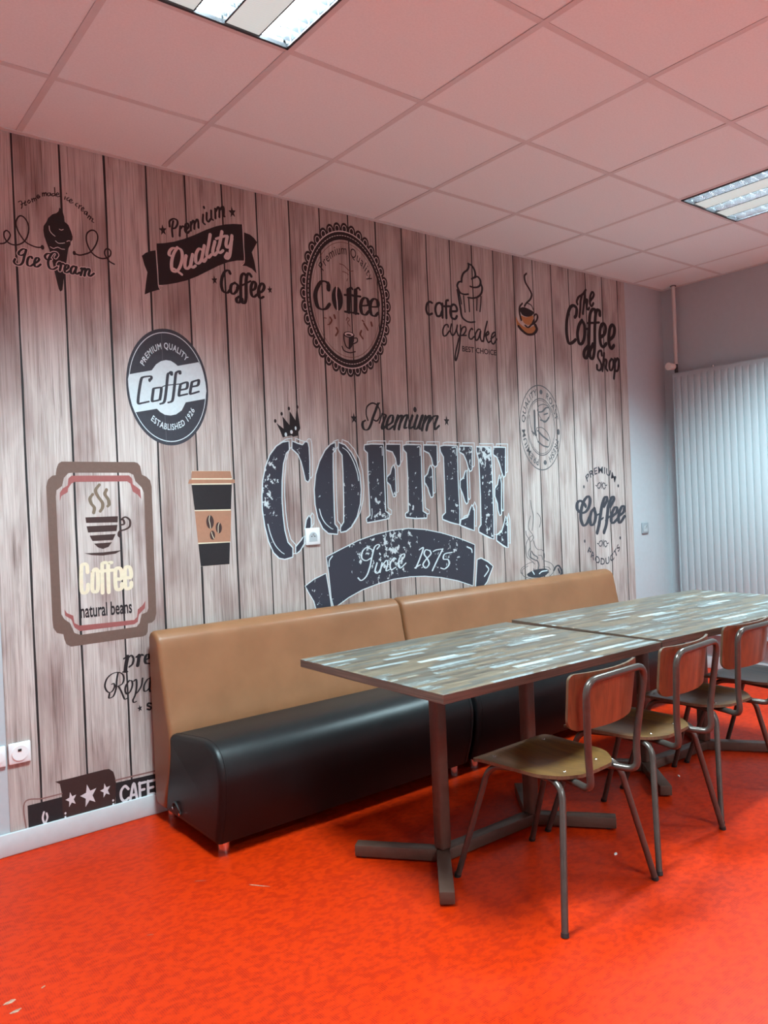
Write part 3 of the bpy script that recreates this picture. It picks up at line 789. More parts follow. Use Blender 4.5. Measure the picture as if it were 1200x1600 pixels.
  ('S','lettering','ink',[120,85],[31701,23346,31666,23467,31450,23412,31263,23112,31288,22804,31501,22826,31773,23104]),
  ('S','lettering','ink',[122,87],[31969,23532,31861,23144,32018,22879,32245,23059,32441,23458]),
  ('S','lettering','ink',[123,88],[32445,23522,32383,23199,32498,22928]),
  ('S','lettering','ink',[124,89],[32709,23551,32676,22977,32493,22074,32240,21453,32158,21541,32274,22055,32581,22841,32831,23374,33103,23499,33135,23279,32898,23000,32719,22950,33163,22995]),
  ('S','lettering','ink',[127,90],[33724,23406,33637,23461,33445,23248,33382,22922,33555,22811,33836,23000]),
  ('S','lettering','ink',[129,92],[34365,23474,34181,23455,33935,23139,33960,22787,34196,22940,34407,23414,34338,23018,34462,22772,34605,22851]),
  ('S','lettering','ink',[131,94],[34999,24031,34779,23453,34601,22785]),
  ('S','lettering','ink',[132,94],[34663,23051,35009,23413,35095,23291,34851,23103,35017,22761,35210,22845]),
  ('S','lettering','ink',[133,95],[35265,22981,35660,23283,35622,23444,35375,23254,35304,22854,35484,22707,35788,23033]),
  ('T','lettering','ink','BEST CHOICE',[32771,22017,35700,22023,319],0.018),
 ]),
 ('coffee_cup_print', 'small tilted coffee cup print in orange and brown with rising steam', [
  ('P','saucer','orange',1,[[37637,24634,37869,24322,38309,24100,38868,24058,39186,24196,39610,24311,39536,23958,39153,23642,38738,23613,38135,23741,37705,24101]]),
  ('P','cup','orange',1,[[38096,24755,38601,24712,39281,24895,39264,24617,39091,24323,38674,24242,38326,24374]]),
  ('P','coffee','brown',1,[[38074,25228,38435,25340,38942,25266,39348,25144,39231,24923,38809,24771,38351,24785,38108,24960]]),
  ('S','line','brown',[169,95],[38803,27542,38607,27341,38685,26943,39022,26580,39230,26265,39086,25937,38709,25648,38490,25415]),
  ('S','line','brown',[163,92],[38296,25561,38027,25290,38003,24880,38130,24488]),
  ('S','line','brown',[170,95],[39386,24907,39602,25036,39729,24878,39575,24584,39195,24334,39369,24629]),
  ('S','line','brown',[166,94],[38467,24185,38767,24081,39143,24328]),
  ('S','line','brown',[74,74],[38760,25655,39165,25534,39355,25248]),
  ('S','line','brown',[252,147],[37852,24050,38190,23815,38688,23628,39261,23722,39593,24033,39484,24297]),
 ]),
 ('coffee_shop_lettering', 'brush lettering The Coffee Shop in dark brown near the mural edge', [
  ('S','lettering','brown',[227,142],[43941,26245,43882,26412,44113,26748,44549,26982,44926,27342]),
  ('S','lettering','brown',[228,142],[44475,26928,44308,26511,44244,26064,44096,25389]),
  ('S','lettering','brown',[230,144],[44846,27199,44699,26562,44499,25656]),
  ('S','lettering','brown',[232,145],[44610,26286,44880,26629,45060,26653,44956,26153,45089,25993,45242,26144]),
  ('S','lettering','brown',[234,146],[45382,26650,45727,26963,45815,27197,45640,27285,45402,26964,45334,26467,45503,26288,45735,26518]),
  ('S','lettering','brown',[238,149],[46455,22966,46402,23276,46100,23159,46002,22792,46274,22456,46365,22148,46163,21886,45873,21931,45854,22198]),
  ('S','lettering','brown',[240,150],[46725,23125,46612,22528,46458,21885]),
  ('S','lettering','brown',[242,151],[46563,22344,46808,22680,46989,22604,46881,22098,47058,21930]),
  ('S','lettering','brown',[245,153],[47567,22788,47320,22495,47328,22041,47553,22012,47766,22348,47752,22712,47567,22788]),
  ('S','lettering','brown',[247,154],[47988,22823,47945,22179,47781,21435]),
  ('S','lettering','brown',[249,156],[48011,22596,48300,22895,48440,22677,48325,22116,48084,21960,47939,22087]),
  ('S','lettering','brown',[316,206],[43604,25310,43754,25480,43817,25924,43446,26074,43051,25786,42731,25014,42642,24143,42805,23513,43146,23503,43575,23762]),
  ('S','lettering','brown',[327,213],[44361,25157,44024,24812,43809,24178,43945,23580,44298,23613,44577,24125,44623,24834,44361,25157]),
  ('S','lettering','brown',[333,217],[45908,25825,45852,26086,45560,26050,45282,25661,45158,24849,45064,23953,44935,23055,44694,22637,44451,22704,44512,23106,45039,23552]),
  ('S','lettering','brown',[338,220],[46419,25796,46399,26063,46106,26073,45896,25645,45761,24692,45703,23793,45580,23024,45375,22650,45128,22718,45118,23116,45476,23638]),
  ('S','lettering','brown',[345,225],[46312,24167,46852,24492,47032,24963,46825,25212,46517,25042,46336,24528,46363,23812,46643,23568,47033,23831]),
  ('S','lettering','brown',[353,230],[47350,24089,47906,24463,48093,24987,47881,25238,47563,25021,47371,24409,47370,23818,47617,23545,47937,23780]),
  ('S','lettering','brown',[159,159],[44609,24613,45038,24659]),
  ('S','lettering','brown',[164,164],[44992,25052,46309,25244]),
 ]),
 ('round_coffee_badge_print', 'slate and pale blue round badge reading PREMIUM QUALITY Coffee ESTABLISHED 1926', [
  ('R','disc','slate',[14320,18756,0,0,1921,2612]),
  ('R','ring','pale',[14320,18756,1777,2416,1806,2455]),
  ('P','band','pale',0,[[12542,19201,12490,18990,12499,18644,12549,18196,12621,17852,12732,17561,13735,17762,13876,17626,14094,17509,14355,17484,14622,17548,14899,17740,15109,18112,16082,18326,16151,18681,16118,19086,16036,19450,15933,19793,15823,19994,14802,19742,14655,19856,14470,19949,14245,19959,14019,19894,13790,19734,13575,19452]]),
  ('S','lettering','slate',[130,69],[13482,19021,13540,19096,13526,19183,13398,19174,13179,19124,13085,19030,12997,18674,12901,18144,12910,17953,13054,17977,13383,18063]),
  ('S','lettering','slate',[134,71],[13609,18605,13532,18124,13603,18092,13846,18157,13904,18232,13980,18663,13927,18713,13667,18662,13609,18605]),
  ('S','lettering','slate',[135,71],[14498,19341,14484,19448,14387,19387,14308,19291,14226,18749,14126,18207,14044,18043,13893,17982]),
  ('S','lettering','slate',[137,72],[14902,19424,14887,19513,14770,19468,14688,19354,14607,18844,14504,18263,14422,18115,14269,18064]),
  ('S','lettering','slate',[139,73],[14885,18663,15178,18753,15236,18993,15171,19025,14936,18937,14873,18825,14797,18423,14873,18409,15212,18500]),
  ('S','lettering','slate',[142,75],[15454,18842,15733,18933,15795,19157,15724,19153,15484,19064,15427,18932,15343,18544,15420,18522,15779,18642]),
  ('S','lettering','slate',[45,45],[13962,18680,14078,18776,14306,18844,14878,18934]),
  ('D','lettering','slate',[13456,19009,62,85],0),
  ('D','lettering','slate',[14457,19338,42,58],0),
  ('D','lettering','slate',[14863,19417,42,58],0),
  ('A','light_lettering','pale','PREMIUM QUALITY',[14320,18756,1258,1711,202],149.8,45.2,1,0.014),
  ('A','light_lettering','pale','ESTABLISHED 1926',[14320,18756,1412,1920,202],-128.9,-30.9,0,0.014),
  ('S','seam_line','seam',[11,11],[14095,21131,14104,20525,14095,19936]),
  ('S','seam_line','seam',[11,11],[14093,17492,14100,16849,14109,16242]),
 ]),
 ('coffee_headline_print', 'large worn slate stencil COFFEE lettering with pale outline in the mural centre', [
  ('O','shadow_line','pale',45,0,[20659,16600,20312,16539,19962,16346,19573,15916,19302,15333,19118,14649,19039,13915,19029,13232,19128,12439,19301,11691,19548,11146,19840,10859,20146,10783,20589,10859,20610,11289,20342,11575,20197,12174,20130,12926,20108,13730,20154,14638,20278,15494,20473,16032,20657,16196]),
  ('O','shadow_line','pale',46,0,[20880,16605,21161,16502,21478,16426,21649,16593,21778,16568,21830,16322,21839,15608,21801,14730,21709,14593,21583,14677,21479,15170,21372,15606,21199,15986,20862,16253]),
  ('O','shadow_line','pale',46,0,[20834,11329,21169,11634,21341,11843,21289,11464,21049,11152,20818,11005]),
  ('O','shadow_line','pale',47,0,[21545,12653,21684,12839,21775,12698,21755,12314,21683,12180,21424,12193]),
  ('O','shadow_line','pale',50,0,[23485,16584,23206,16484,22851,16171,22487,15611,22220,14947,22094,14175,22107,13402,22238,12734,22510,12195,22833,11928,23389,11854,23405,12152,23230,12357,23220,13088,23238,14211,23269,15334,23307,16064,23467,16235]),
  ('O','shadow_line','pale',50,0,[23727,16589,24103,16471,24506,16078,24799,15564,24981,14930,25032,14122,24934,13375,24683,12693,24300,12194,23937,11984,23622,11943,23634,12169,23857,12442,23919,13631,23945,15050,23937,15958,23708,16238]),
  ('O','shadow_line','pale',50,0,[25379,16505,25834,16563,26664,16563,26640,16126,26616,14813,26606,12917,26861,12762,26850,12557,26118,12463,25339,12389,25322,12568,25584,12737,25573,13385,25559,14821,25583,16113,25367,16290]),
  ('O','shadow_line','pale',53,0,[26879,16567,27851,16585,27814,15546,27710,15412,27579,15471,27522,15841,27304,16207,26865,16311]),
  ('O','shadow_line','pale',53,0,[27309,15434,27411,15213,27390,13775,27263,13719,27140,14075,27061,14370,26836,14556,26848,14775,27093,14957,27204,15250]),
  ('O','shadow_line','pale',55,0,[28090,16530,28337,16579,29380,16582,29331,14793,29322,12822,29618,12659,29607,12469,28802,12478,28067,12568,28076,12731,28308,12857,28357,14800,28333,16145,28128,16329]),
  ('O','shadow_line','pale',57,0,[29633,16571,30612,16588,30580,15478,30440,15385,30289,15477,30207,15860,30019,16165,29618,16313]),
  ('O','shadow_line','pale',58,0,[30059,15415,30171,15208,30147,13675,30030,13624,29894,13948,29825,14179,29598,14487,29613,14753,29847,14942,29967,15247]),
  ('O','shadow_line','pale',59,0,[30891,16524,31190,16583,32243,16570,32184,14772,32212,12799,32165,11972,31470,12136,30865,12341,30873,12496,31127,12680,31149,14002,31154,15945,30939,16253]),
  ('O','shadow_line','pale',62,0,[32461,16557,33463,16574,33384,15203,33266,15123,33132,15323,33010,15722,32789,16118,32445,16272]),
  ('O','shadow_line','pale',62,0,[32933,15164,32934,13252,32841,13175,32739,13337,32596,13738,32399,14137,32422,14532,32706,14688,32835,15005]),
  ('O','shadow_line','pale',63,0,[33281,13043,33433,12757,33363,11557,32542,11836,32272,11928,32342,12201,32904,12337,33130,12768]),
  ('O','shadow_line','pale',64,0,[33880,16532,35097,16552,35108,14750,35081,12291,35025,10941,34316,11225,33812,11454,33824,11655,34030,11847,34083,13544,34062,15727,33918,16211]),
  ('O','shadow_line','pale',66,0,[35356,16540,36389,16556,36286,14824,36161,14758,36022,15074,35871,15571,35656,15983,35333,16145]),
  ('O','shadow_line','pale',67,0,[35803,14827,35894,14330,35780,12429,35682,12391,35580,12684,35545,13098,35334,13556,35360,14008,35613,14251]),
  ('O','shadow_line','pale',68,0,[36217,12246,36313,11826,36260,10329,35871,10520,35327,10841,35344,11129,35798,11311,36030,11756]),
  ('O','outline','pale',124,0,[20462,16424,20117,16365,19769,16173,19383,15745,19113,15165,18930,14484,18852,13751,18842,13071,18940,12279,19113,11533,19357,10989,19648,10703,19952,10627,20392,10701,20413,11130,20147,11416,20003,12012,19936,12763,19914,13564,19960,14469,20083,15323,20277,15858,20460,16021]),
  ('O','outline','pale',125,0,[20681,16428,20961,16325,21276,16248,21446,16414,21573,16389,21626,16144,21635,15432,21596,14556,21505,14421,21380,14504,21277,14996,21170,15431,20998,15810,20664,16077]),
  ('O','outline','pale',125,0,[20636,11169,20969,11472,21140,11680,21088,11302,20849,10992,20619,10846]),
  ('O','outline','pale',128,0,[21342,12487,21481,12672,21571,12531,21551,12149,21479,12015,21222,12029]),
  ('O','outline','pale',135,0,[23270,16401,22993,16301,22640,15990,22278,15433,22013,14772,21888,14003,21901,13232,22031,12566,22301,12028,22622,11761,23174,11685,23190,11982,23016,12187,23007,12916,23024,14035,23055,15155,23093,15883,23252,16052]),
  ('O','outline','pale',136,0,[23510,16405,23884,16286,24284,15893,24575,15380,24756,14748,24806,13942,24709,13197,24459,12518,24080,12022,23719,11814,23406,11774,23417,11999,23639,12270,23701,13456,23727,14870,23719,15775,23492,16055]),
  ('O','outline','pale',138,0,[25189,16301,25642,16358,26466,16356,26443,15920,26419,14611,26409,12720,26662,12565,26651,12361,25923,12269,25149,12197,25132,12376,25392,12544,25382,13189,25368,14622,25392,15911,25177,16087]),
  ('O','outline','pale',144,0,[26681,16360,27647,16374,27610,15338,27507,15205,27376,15265,27320,15633,27103,15999,26667,16104]),
  ('O','outline','pale',146,0,[27108,15228,27210,15007,27189,13573,27062,13518,26940,13873,26862,14167,26637,14354,26649,14572,26893,14753,27004,15045]),
  ('O','outline','pale',149,0,[27885,16318,28130,16367,29167,16367,29118,14583,29109,12617,29403,12454,29392,12265,28592,12277,27862,12368,27871,12531,28101,12656,28150,14593,28126,15934,27922,16118]),
  ('O','outline','pale',156,0,[29418,16355,30391,16369,30360,15262,30220,15170,30071,15262,29989,15645,29802,15949,29404,16097]),
  ('O','outline','pale',158,0,[29842,15201,29953,14995,29929,13466,29813,13415,29678,13739,29609,13969,29383,14277,29398,14542,29632,14730,29750,15034]),
  ('O','outline','pale',161,0,[30669,16304,30966,16362,32013,16346,31953,14553,31982,12586,31935,11762,31244,11928,30643,12134,30651,12288,30904,12471,30926,13789,30930,15726,30716,16034]),
  ('O','outline','pale',168,0,[32229,16333,33225,16346,33146,14980,33030,14901,32896,15101,32775,15498,32555,15894,32213,16049]),
  ('O','outline','pale',170,0,[32699,14942,32699,13036,32607,12960,32505,13122,32363,13521,32167,13920,32190,14314,32473,14469,32601,14784]),
  ('O','outline','pale',172,0,[33044,12826,33195,12541,33126,11345,32309,11626,32041,11718,32111,11990,32669,12124,32894,12553]),
  ('O','outline','pale',175,0,[33639,16304,34849,16319,34860,14523,34833,12072,34777,10726,34073,11011,33572,11241,33583,11441,33788,11632,33841,13324,33820,15501,33677,15983]),
  ('O','outline','pale',181,0,[35106,16306,36133,16319,36030,14593,35905,14528,35768,14844,35618,15340,35404,15751,35083,15913]),
  ('O','outline','pale',184,0,[35550,14598,35640,14102,35528,12207,35430,12170,35328,12462,35293,12875,35084,13332,35110,13782,35361,14024]),
  ('O','outline','pale',186,0,[35961,12024,36057,11605,36004,10113,35618,10304,35077,10626,35094,10912,35545,11093,35775,11536]),
  ('P','lettering','worn',0,[[20462,16424,20117,16365,19769,16173,19383,15745,19113,15165,18930,14484,18852,13751,18842,13071,18940,12279,19113,11533,19357,10989,19648,10703,19952,10627,20392,10701,20413,11130,20147,11416,20003,12012,19936,12763,19914,13564,19960,14469,20083,15323,20277,15858,20460,16021]]),
  ('P','lettering','worn',0,[[20681,16428,20961,16325,21276,16248,21446,16414,21573,16389,21626,16144,21635,15432,21596,14556,21505,14421,21380,14504,21277,14996,21170,15431,20998,15810,20664,16077]]),
  ('P','lettering','worn',0,[[20636,11169,20969,11472,21140,11680,21088,11302,20849,10992,20619,10846]]),
  ('P','lettering','worn',0,[[21342,12487,21481,12672,21571,12531,21551,12149,21479,12015,21222,12029]]),
  ('P','lettering','worn',0,[[23270,16401,22993,16301,22640,15990,22278,15433,22013,14772,21888,14003,21901,13232,22031,12566,22301,12028,22622,11761,23174,11685,23190,11982,23016,12187,23007,12916,23024,14035,23055,15155,23093,15883,23252,16052]]),
  ('P','lettering','worn',0,[[23510,16405,23884,16286,24284,15893,24575,15380,24756,14748,24806,13942,24709,13197,24459,12518,24080,12022,23719,11814,23406,11774,23417,11999,23639,12270,23701,13456,23727,14870,23719,15775,23492,16055]]),
  ('P','lettering','worn',0,[[25189,16301,25642,16358,26466,16356,26443,15920,26419,14611,26409,12720,26662,12565,26651,12361,25923,12269,25149,12197,25132,12376,25392,12544,25382,13189,25368,14622,25392,15911,25177,16087]]),
  ('P','lettering','worn',0,[[26681,16360,27647,16374,27610,15338,27507,15205,27376,15265,27320,15633,27103,15999,26667,16104]]),
  ('P','lettering','worn',0,[[27108,15228,27210,15007,27189,13573,27062,13518,26940,13873,26862,14167,26637,14354,26649,14572,26893,14753,27004,15045]]),
  ('P','lettering','worn',0,[[27885,16318,28130,16367,29167,16367,29118,14583,29109,12617,29403,12454,29392,12265,28592,12277,27862,12368,27871,12531,28101,12656,28150,14593,28126,15934,27922,16118]]),
  ('P','lettering','worn',0,[[29418,16355,30391,16369,30360,15262,30220,15170,30071,15262,29989,15645,29802,15949,29404,16097]]),
  ('P','lettering','worn',0,[[29842,15201,29953,14995,29929,13466,29813,13415,29678,13739,29609,13969,29383,14277,29398,14542,29632,14730,29750,15034]]),
  ('P','lettering','worn',0,[[30669,16304,30966,16362,32013,16346,31953,14553,31982,12586,31935,11762,31244,11928,30643,12134,30651,12288,30904,12471,30926,13789,30930,15726,30716,16034]]),
  ('P','lettering','worn',0,[[32229,16333,33225,16346,33146,14980,33030,14901,32896,15101,32775,15498,32555,15894,32213,16049]]),
  ('P','lettering','worn',0,[[32699,14942,32699,13036,32607,12960,32505,13122,32363,13521,32167,13920,32190,14314,32473,14469,32601,14784]]),
  ('P','lettering','worn',0,[[33044,12826,33195,12541,33126,11345,32309,11626,32041,11718,32111,11990,32669,12124,32894,12553]]),
  ('P','lettering','worn',0,[[33639,16304,34849,16319,34860,14523,34833,12072,34777,10726,34073,11011,33572,11241,33583,11441,33788,11632,33841,13324,33820,15501,33677,15983]]),
  ('P','lettering','worn',0,[[35106,16306,36133,16319,36030,14593,35905,14528,35768,14844,35618,15340,35404,15751,35083,15913]]),
  ('P','lettering','worn',0,[[35550,14598,35640,14102,35528,12207,35430,12170,35328,12462,35293,12875,35084,13332,35110,13782,35361,14024]]),
  ('P','lettering','worn',0,[[35961,12024,36057,11605,36004,10113,35618,10304,35077,10626,35094,10912,35545,11093,35775,11536]]),
  ('S','highlight','pale',[55,24],[19082,12378,19218,11843,19436,11354,19725,11017,19933,10868]),
  ('S','highlight','pale',[60,27],[22120,13004,22232,12613,22447,12270,22770,12004,22902,11941]),
  ('S','highlight','pale',[64,28],[23739,16171,24076,15948,24401,15437,24619,14864,24689,14433]),
  ('S','highlight','pale',[45,45],[25428,12363,25504,12611,25502,12898]),
  ('S','highlight','pale',[46,46],[26228,16222,26367,16224,26370,15774]),
  ('S','highlight','pale',[50,50],[28912,16258,29091,16260,29085,15792]),
  ('S','highlight','pale',[54,54],[31598,16262,31921,16266,31917,15810]),
  ('S','highlight','pale',[58,58],[34434,16192,34783,16196,34792,15748]),
 ]),
 ('since_ribbon_print', 'curved worn slate ribbon reading Since 1875 under the big lettering', [
  ('O','outline','pale',102,0,[22438,10517,23445,10874,24538,11239,25662,11482,26819,11643,28009,11690,29232,11561,30491,11303,31790,10939,33131,10462,32995,9085,32852,8058,31648,8467,30348,8780,29087,8969,27984,9040,26792,9011,25633,8849,24619,8639,23737,8337,23139,8056,22765,7884,22637,8411,22549,9699]),
  ('O','outline','pale',98,0,[21092,9160,21623,9444,22343,9675,22459,8941,22606,7817,21693,7881,21567,8358,21292,8806]),
  ('O','outline','pale',140,0,[33329,9554,33642,9600,34196,9337,34612,9051,34295,8573,34057,8192,33683,7878,33092,7886]),
  ('P','ribbon','worn',0,[[22438,10517,23445,10874,24538,11239,25662,11482,26819,11643,28009,11690,29232,11561,30491,11303,31790,10939,33131,10462,32995,9085,32852,8058,31648,8467,30348,8780,29087,8969,27984,9040,26792,9011,25633,8849,24619,8639,23737,8337,23139,8056,22765,7884,22637,8411,22549,9699]]),
  ('P','ribbon','worn',0,[[21092,9160,21623,9444,22343,9675,22459,8941,22606,7817,21693,7881,21567,8358,21292,8806]]),
  ('P','ribbon','worn',0,[[33329,9554,33642,9600,34196,9337,34612,9051,34295,8573,34057,8192,33683,7878,33092,7886]]),
  ('S','highlight','pale',[62,62],[22567,10039,22603,10334,22800,10550]),
  ('S','highlight','pale',[83,83],[32897,10032,32840,10234,32504,10385]),
  ('S','highlight','pale',[86,86],[33862,8511,34241,8880,34042,9148]),
  ('S','light_lettering','pale',[101,50],[25734,10718,25913,10885,25803,10955,25570,10818,25376,10342,25176,9736,24931,9315,24590,9125,24380,9277]),
  ('S','light_lettering','pale',[99,49],[25395,10697,25068,10852,24748,10653,24686,10305,24976,10151,25373,10298]),
  ('S','light_lettering','pale',[102,51],[25693,9961,25534,9528,25721,9422,25962,9671]),
  ('S','light_lettering','pale',[102,51],[25902,10465,25944,10408]),
  ('S','light_lettering','pale',[102,51],[26033,9934,25870,9454]),
  ('S','light_lettering','pale',[104,52],[25964,9715,26326,10046,26434,9902,26297,9507,26530,9533]),
  ('S','light_lettering','pale',[105,52],[27027,10083,26854,10142,26604,9844,26645,9523,27002,9630]),
  ('S','light_lettering','pale',[107,53],[27071,9806,27561,10089,27633,10313,27390,10239,27193,9888,27294,9560,27725,9800]),
  ('S','light_lettering','pale',[111,56],[28736,10467,29051,10558,28771,9997,28434,9465]),
  ('S','light_lettering','pale',[111,56],[28349,9472,28775,9623]),
  ('S','light_lettering','pale',[113,56],[29542,10364,29231,10433,29094,10208,29328,9908,29437,9617,29174,9403,28973,9607,29200,9871,29595,10171,29542,10364]),
  ('S','light_lettering','pale',[115,58],[29792,10299,30052,10376,30543,10390]),
  ('S','light_lettering','pale',[115,58],[30543,10390,30084,9803,29668,9220]),
  ('S','light_lettering','pale',[118,59],[31277,10147,30682,10093,30562,9814,30924,9739,30973,9446,30634,9233,30313,9308]),
 ]),
 ('crown_print', 'small black crown print tilted on the big letter C', [
  ('P','crown','ink',0,[[19812,17327,20212,17055,20170,17676,20555,17255,20602,17948,20916,17502,21008,18083,21057,18074,21185,17103,21021,16863,21027,16735,20736,16664,20640,16737,20340,16677,20141,16620,20076,16777,19989,16985]]),
  ('D','bobble','brown',[19750,17426,68,93],0),
  ('D','bobble','brown',[20134,17791,68,93],0),
  ('D','bobble','brown',[20566,18070,68,94],0),
  ('D','bobble','brown',[21058,18175,69,95],0),
  ('D','jewel','pale',[20321,16772,69,102],0),
  ('D','jewel','pale',[20654,16907,75,96],0),
  ('D','jewel','pale',[20908,17100,55,96],0),
 ]),
 ('premium_lettering', 'script Premium lettering between two stars above the big lettering', [
  ('S','lettering','ink',[184,67],[26219,18566,26045,18214,25837,17813,25662,17416,25464,17167,25220,17160,25109,17351,25150,17546,25306,17638]),
  ('S','lettering','ink',[189,69],[26474,18059,26722,17970,26615,17743,26436,17341,26492,17220,26723,17400]),
  ('S','lettering','ink',[192,70],[26787,17401,27150,17612,27231,17914,27106,17985,26870,17752,26752,17351,26904,17206,27268,17416]),
  ('S','lettering','ink',[195,71],[27590,17978,27406,17570,27291,17242]),
  ('S','lettering','ink',[197,72],[27406,17570,27686,17932,27885,17989,27732,17581,27616,17251]),
  ('S','lettering','ink',[199,73],[27732,17581,28014,17944,28283,18030,28091,17542,28045,17313,28212,17343]),
  ('S','lettering','ink',[200,73],[28649,18019,28423,17553,28409,17298,28683,17408]),
  ('S','lettering','ink',[203,74],[29021,18033,28790,17513,28811,17284,29055,17419,29361,18020]),
  ('S','lettering','ink',[205,75],[29431,18048,29163,17525,29184,17294,29393,17377]),
  ('S','lettering','ink',[206,76],[29636,18030,29439,17585,29318,17246]),
  ('S','lettering','ink',[209,77],[29439,17585,29808,18011,29983,18043,29785,17596,29662,17256]),
  ('S','lettering','ink',[213,78],[29785,17596,30190,17999,30476,18088,30543,18012,30306,17560,30326,17300,30657,17518]),
  ('S','lettering','ink',[87,87],[25490,17655,25386,17991,25468,18384,25817,18595,26155,18538,26316,18620]),
  ('S','lettering','ink',[87,87],[26155,18538,26326,18226,26308,17880,26108,17651,25893,17693,25838,17838]),
  ('S','lettering','ink',[88,88],[26258,17533,26473,18034]),
  ('D','lettering','ink',[28857,18374,122,154],0),
  ('X','star','ink',[24559,17728,225,308],0),
  ('X','star','ink',[31260,17812,232,318],0),
 ]),
 ('natural_beans_print', 'brown framed panel print with striped cup and Coffee natural beans lettering', [
  ('P','frame','frame',0,[[9561,15412,12619,15396,12755,15353,12859,15217,12925,14837,13116,14754,13277,14588,13332,14314,13288,8734,13219,8468,13073,8350,12903,8333,12859,7969,12786,7843,12656,7796,9603,7793,9426,7921,9352,8135,9322,8343,9083,8426,8948,8646,8925,9003,8922,14395,8996,14671,9171,14835,9307,14854,9353,15123,9435,15326],[9810,14932,9960,14951,12352,14934,12539,14841,12609,14570,12872,14296,12972,14049,12934,8994,12871,8838,12617,8760,12517,8393,12373,8250,10010,8223,9766,8334,9611,8764,9398,8944,9285,9161,9279,13983,9314,14236,9541,14409,9629,14739]]),
  ('P','inner_border','redtrim',0,[[9930,14828,12347,14816,12477,14680,12493,14437,12812,14188,12837,13781,12692,13975,12478,14115,12385,14466,12253,14559,10043,14570,9915,14505,9773,14303,9751,14150,9499,14003,9425,13776,9441,14131,9561,14307,9763,14431,9801,14712]]),
  ('P','inner_border','redtrim',0,[[9406,9350,9507,9185,9748,9054,9784,8742,9978,8614,12278,8558,12420,8676,12462,8994,12691,9157,12821,9333,12784,9011,12507,8773,12438,8458,12269,8371,9992,8380,9776,8563,9667,8910,9429,9093]]),
  ('P','cup','cocoa',0,[[10419,13083,11782,13077,11759,12812,10439,12853]]),
  ('P','cup','cocoa',0,[[10453,12708,11749,12707,11700,12443,10502,12445]]),
  ('P','cup','cocoa',0,[[10558,12312,11652,12319,11524,12072,10665,12082]]),
  ('P','cup','cocoa',0,[[10726,11964,11477,11979,11327,11793,11088,11720,10884,11797]]),
  ('P','cup','cocoa',0,[[10312,11586,11081,11573,11887,11612,11603,11483,11075,11442,10613,11492]]),
  ('S','cup','cocoa',[98,65],[11872,12690,12035,12735,12015,12897,11936,12927,12102,13026,12285,12884,12273,12617,12078,12493,11833,12426,11772,12269,11848,12169]),
  ('S','steam','khaki',[143,72],[10763,14038,10643,13869,10684,13660,10804,13473,10769,13266]),
  ('S','steam','khaki',[146,73],[11054,14435,10889,14202,10980,13938,11150,13671,11140,13461,11045,13318]),
  ('S','steam','khaki',[147,74],[11347,14219,11271,14036,11392,13822,11435,13610,11368,13517]),
  ('S','light_lettering','cream',[161,131],[10403,10791,10390,11078,10251,11136,10158,10967,10129,10092,10228,9938,10368,10016,10405,10272]),
  ('S','light_lettering','cream',[165,134],[10616,10773,10570,10074,10672,9944,10795,10052,10817,10782,10714,10890,10616,10773]),
  ('S','light_lettering','cream',[166,135],[11192,11134,11061,11118,11018,10974,10984,9875]),
  ('S','light_lettering','cream',[167,136],[10916,10789,11176,10787]),
  ('S','light_lettering','cream',[168,136],[11428,11115,11311,11098,11268,10954,11245,9875]),
  ('S','light_lettering','cream',[169,138],[11203,10790,11466,10789]),
  ('S','light_lettering','cream',[170,138],[11580,10397,11810,10403,11806,10776,11681,10856,11570,10743,11550,10082,11650,9939,11802,9988,11821,10162]),
  ('S','light_lettering','cream',[173,140],[12010,10411,12227,10429,12212,10796,12090,10875,11982,10761,11967,10068,12053,9936,12208,10001,12232,10176]),
  ('T','lettering','ink','natural beans',[10042,8925,12211,8889,555],0.02),
 ]),
 ('takeaway_cup_print', 'takeaway paper cup print in copper and near black with three beans', [
  ('P','backing','cream',0,[[15241,14996,17214,14984,17267,14631,17207,14349,16937,10599,15486,10613,15222,14382]]),
  ('P','lid','copper',0,[[15251,14986,17202,14975,17257,14637,15212,14655]]),
  ('P','lid','copper',0,[[15117,14606,17396,14578,17406,14410,15042,14416]]),
  ('P','cup','coal',0,[[15211,14366,17243,14348,17140,13179,15309,13206]]),
  ('P','sleeve','copper',0,[[15307,13162,17147,13115,17041,11661,15404,11707]]),
  ('P','cup','coal',0,[[15415,11644,17015,11625,16937,10606,15486,10619]]),
  ('D','bean','cocoa',[16046,12630,188,315],0),
  ('D','bean','cocoa',[16472,12338,156,260],0),
  ('D','bean','cocoa',[16136,12011,130,211],0),
  ('S','slit','cream',[31,31],[16043,12920,16000,12733,16040,12511,16056,12337]),
  ('S','slit','cream',[31,31],[16508,12568,16447,12396,16434,12111]),
  ('S','slit','cream',[31,31],[16092,12162,16136,12002,16197,11856]),
 ]),
 ('steaming_cup_sketch', 'pencil sketch of a steaming coffee cup low on the mural', [
  ('S','line','pencil',[59,32],[38305,12981,38382,12476,38518,12039,38458,11502,38348,11041]),
  ('S','line','pencil',[59,32],[38244,11979,38058,11557,38034,11165,38335,10826,38455,10568,38197,10332]),
  ('S','line','pencil',[59,32],[37759,11037,37797,10785,38095,10410,38124,10014,38100,9622]),
  ('S','line','pencil',[58,32],[38329,10719,38052,10591,37767,10287,37661,9867,37766,9396,38126,9154,38486,8874]),
  ('S','line','pencil',[61,33],[38444,10388,38609,9982,38869,9784,39251,9739,39455,9452,39439,9198]),
  ('S','line','pencil',[59,32],[38064,9911,37887,9637,38030,9340,38396,9169,38718,9108,38868,8880]),
  ('S','line','pencil',[61,33],[38905,12150,39164,11904,39226,11575,39067,11220]),
  ('S','line','pencil',[61,33],[38847,9424,39173,9364,39267,9102]),
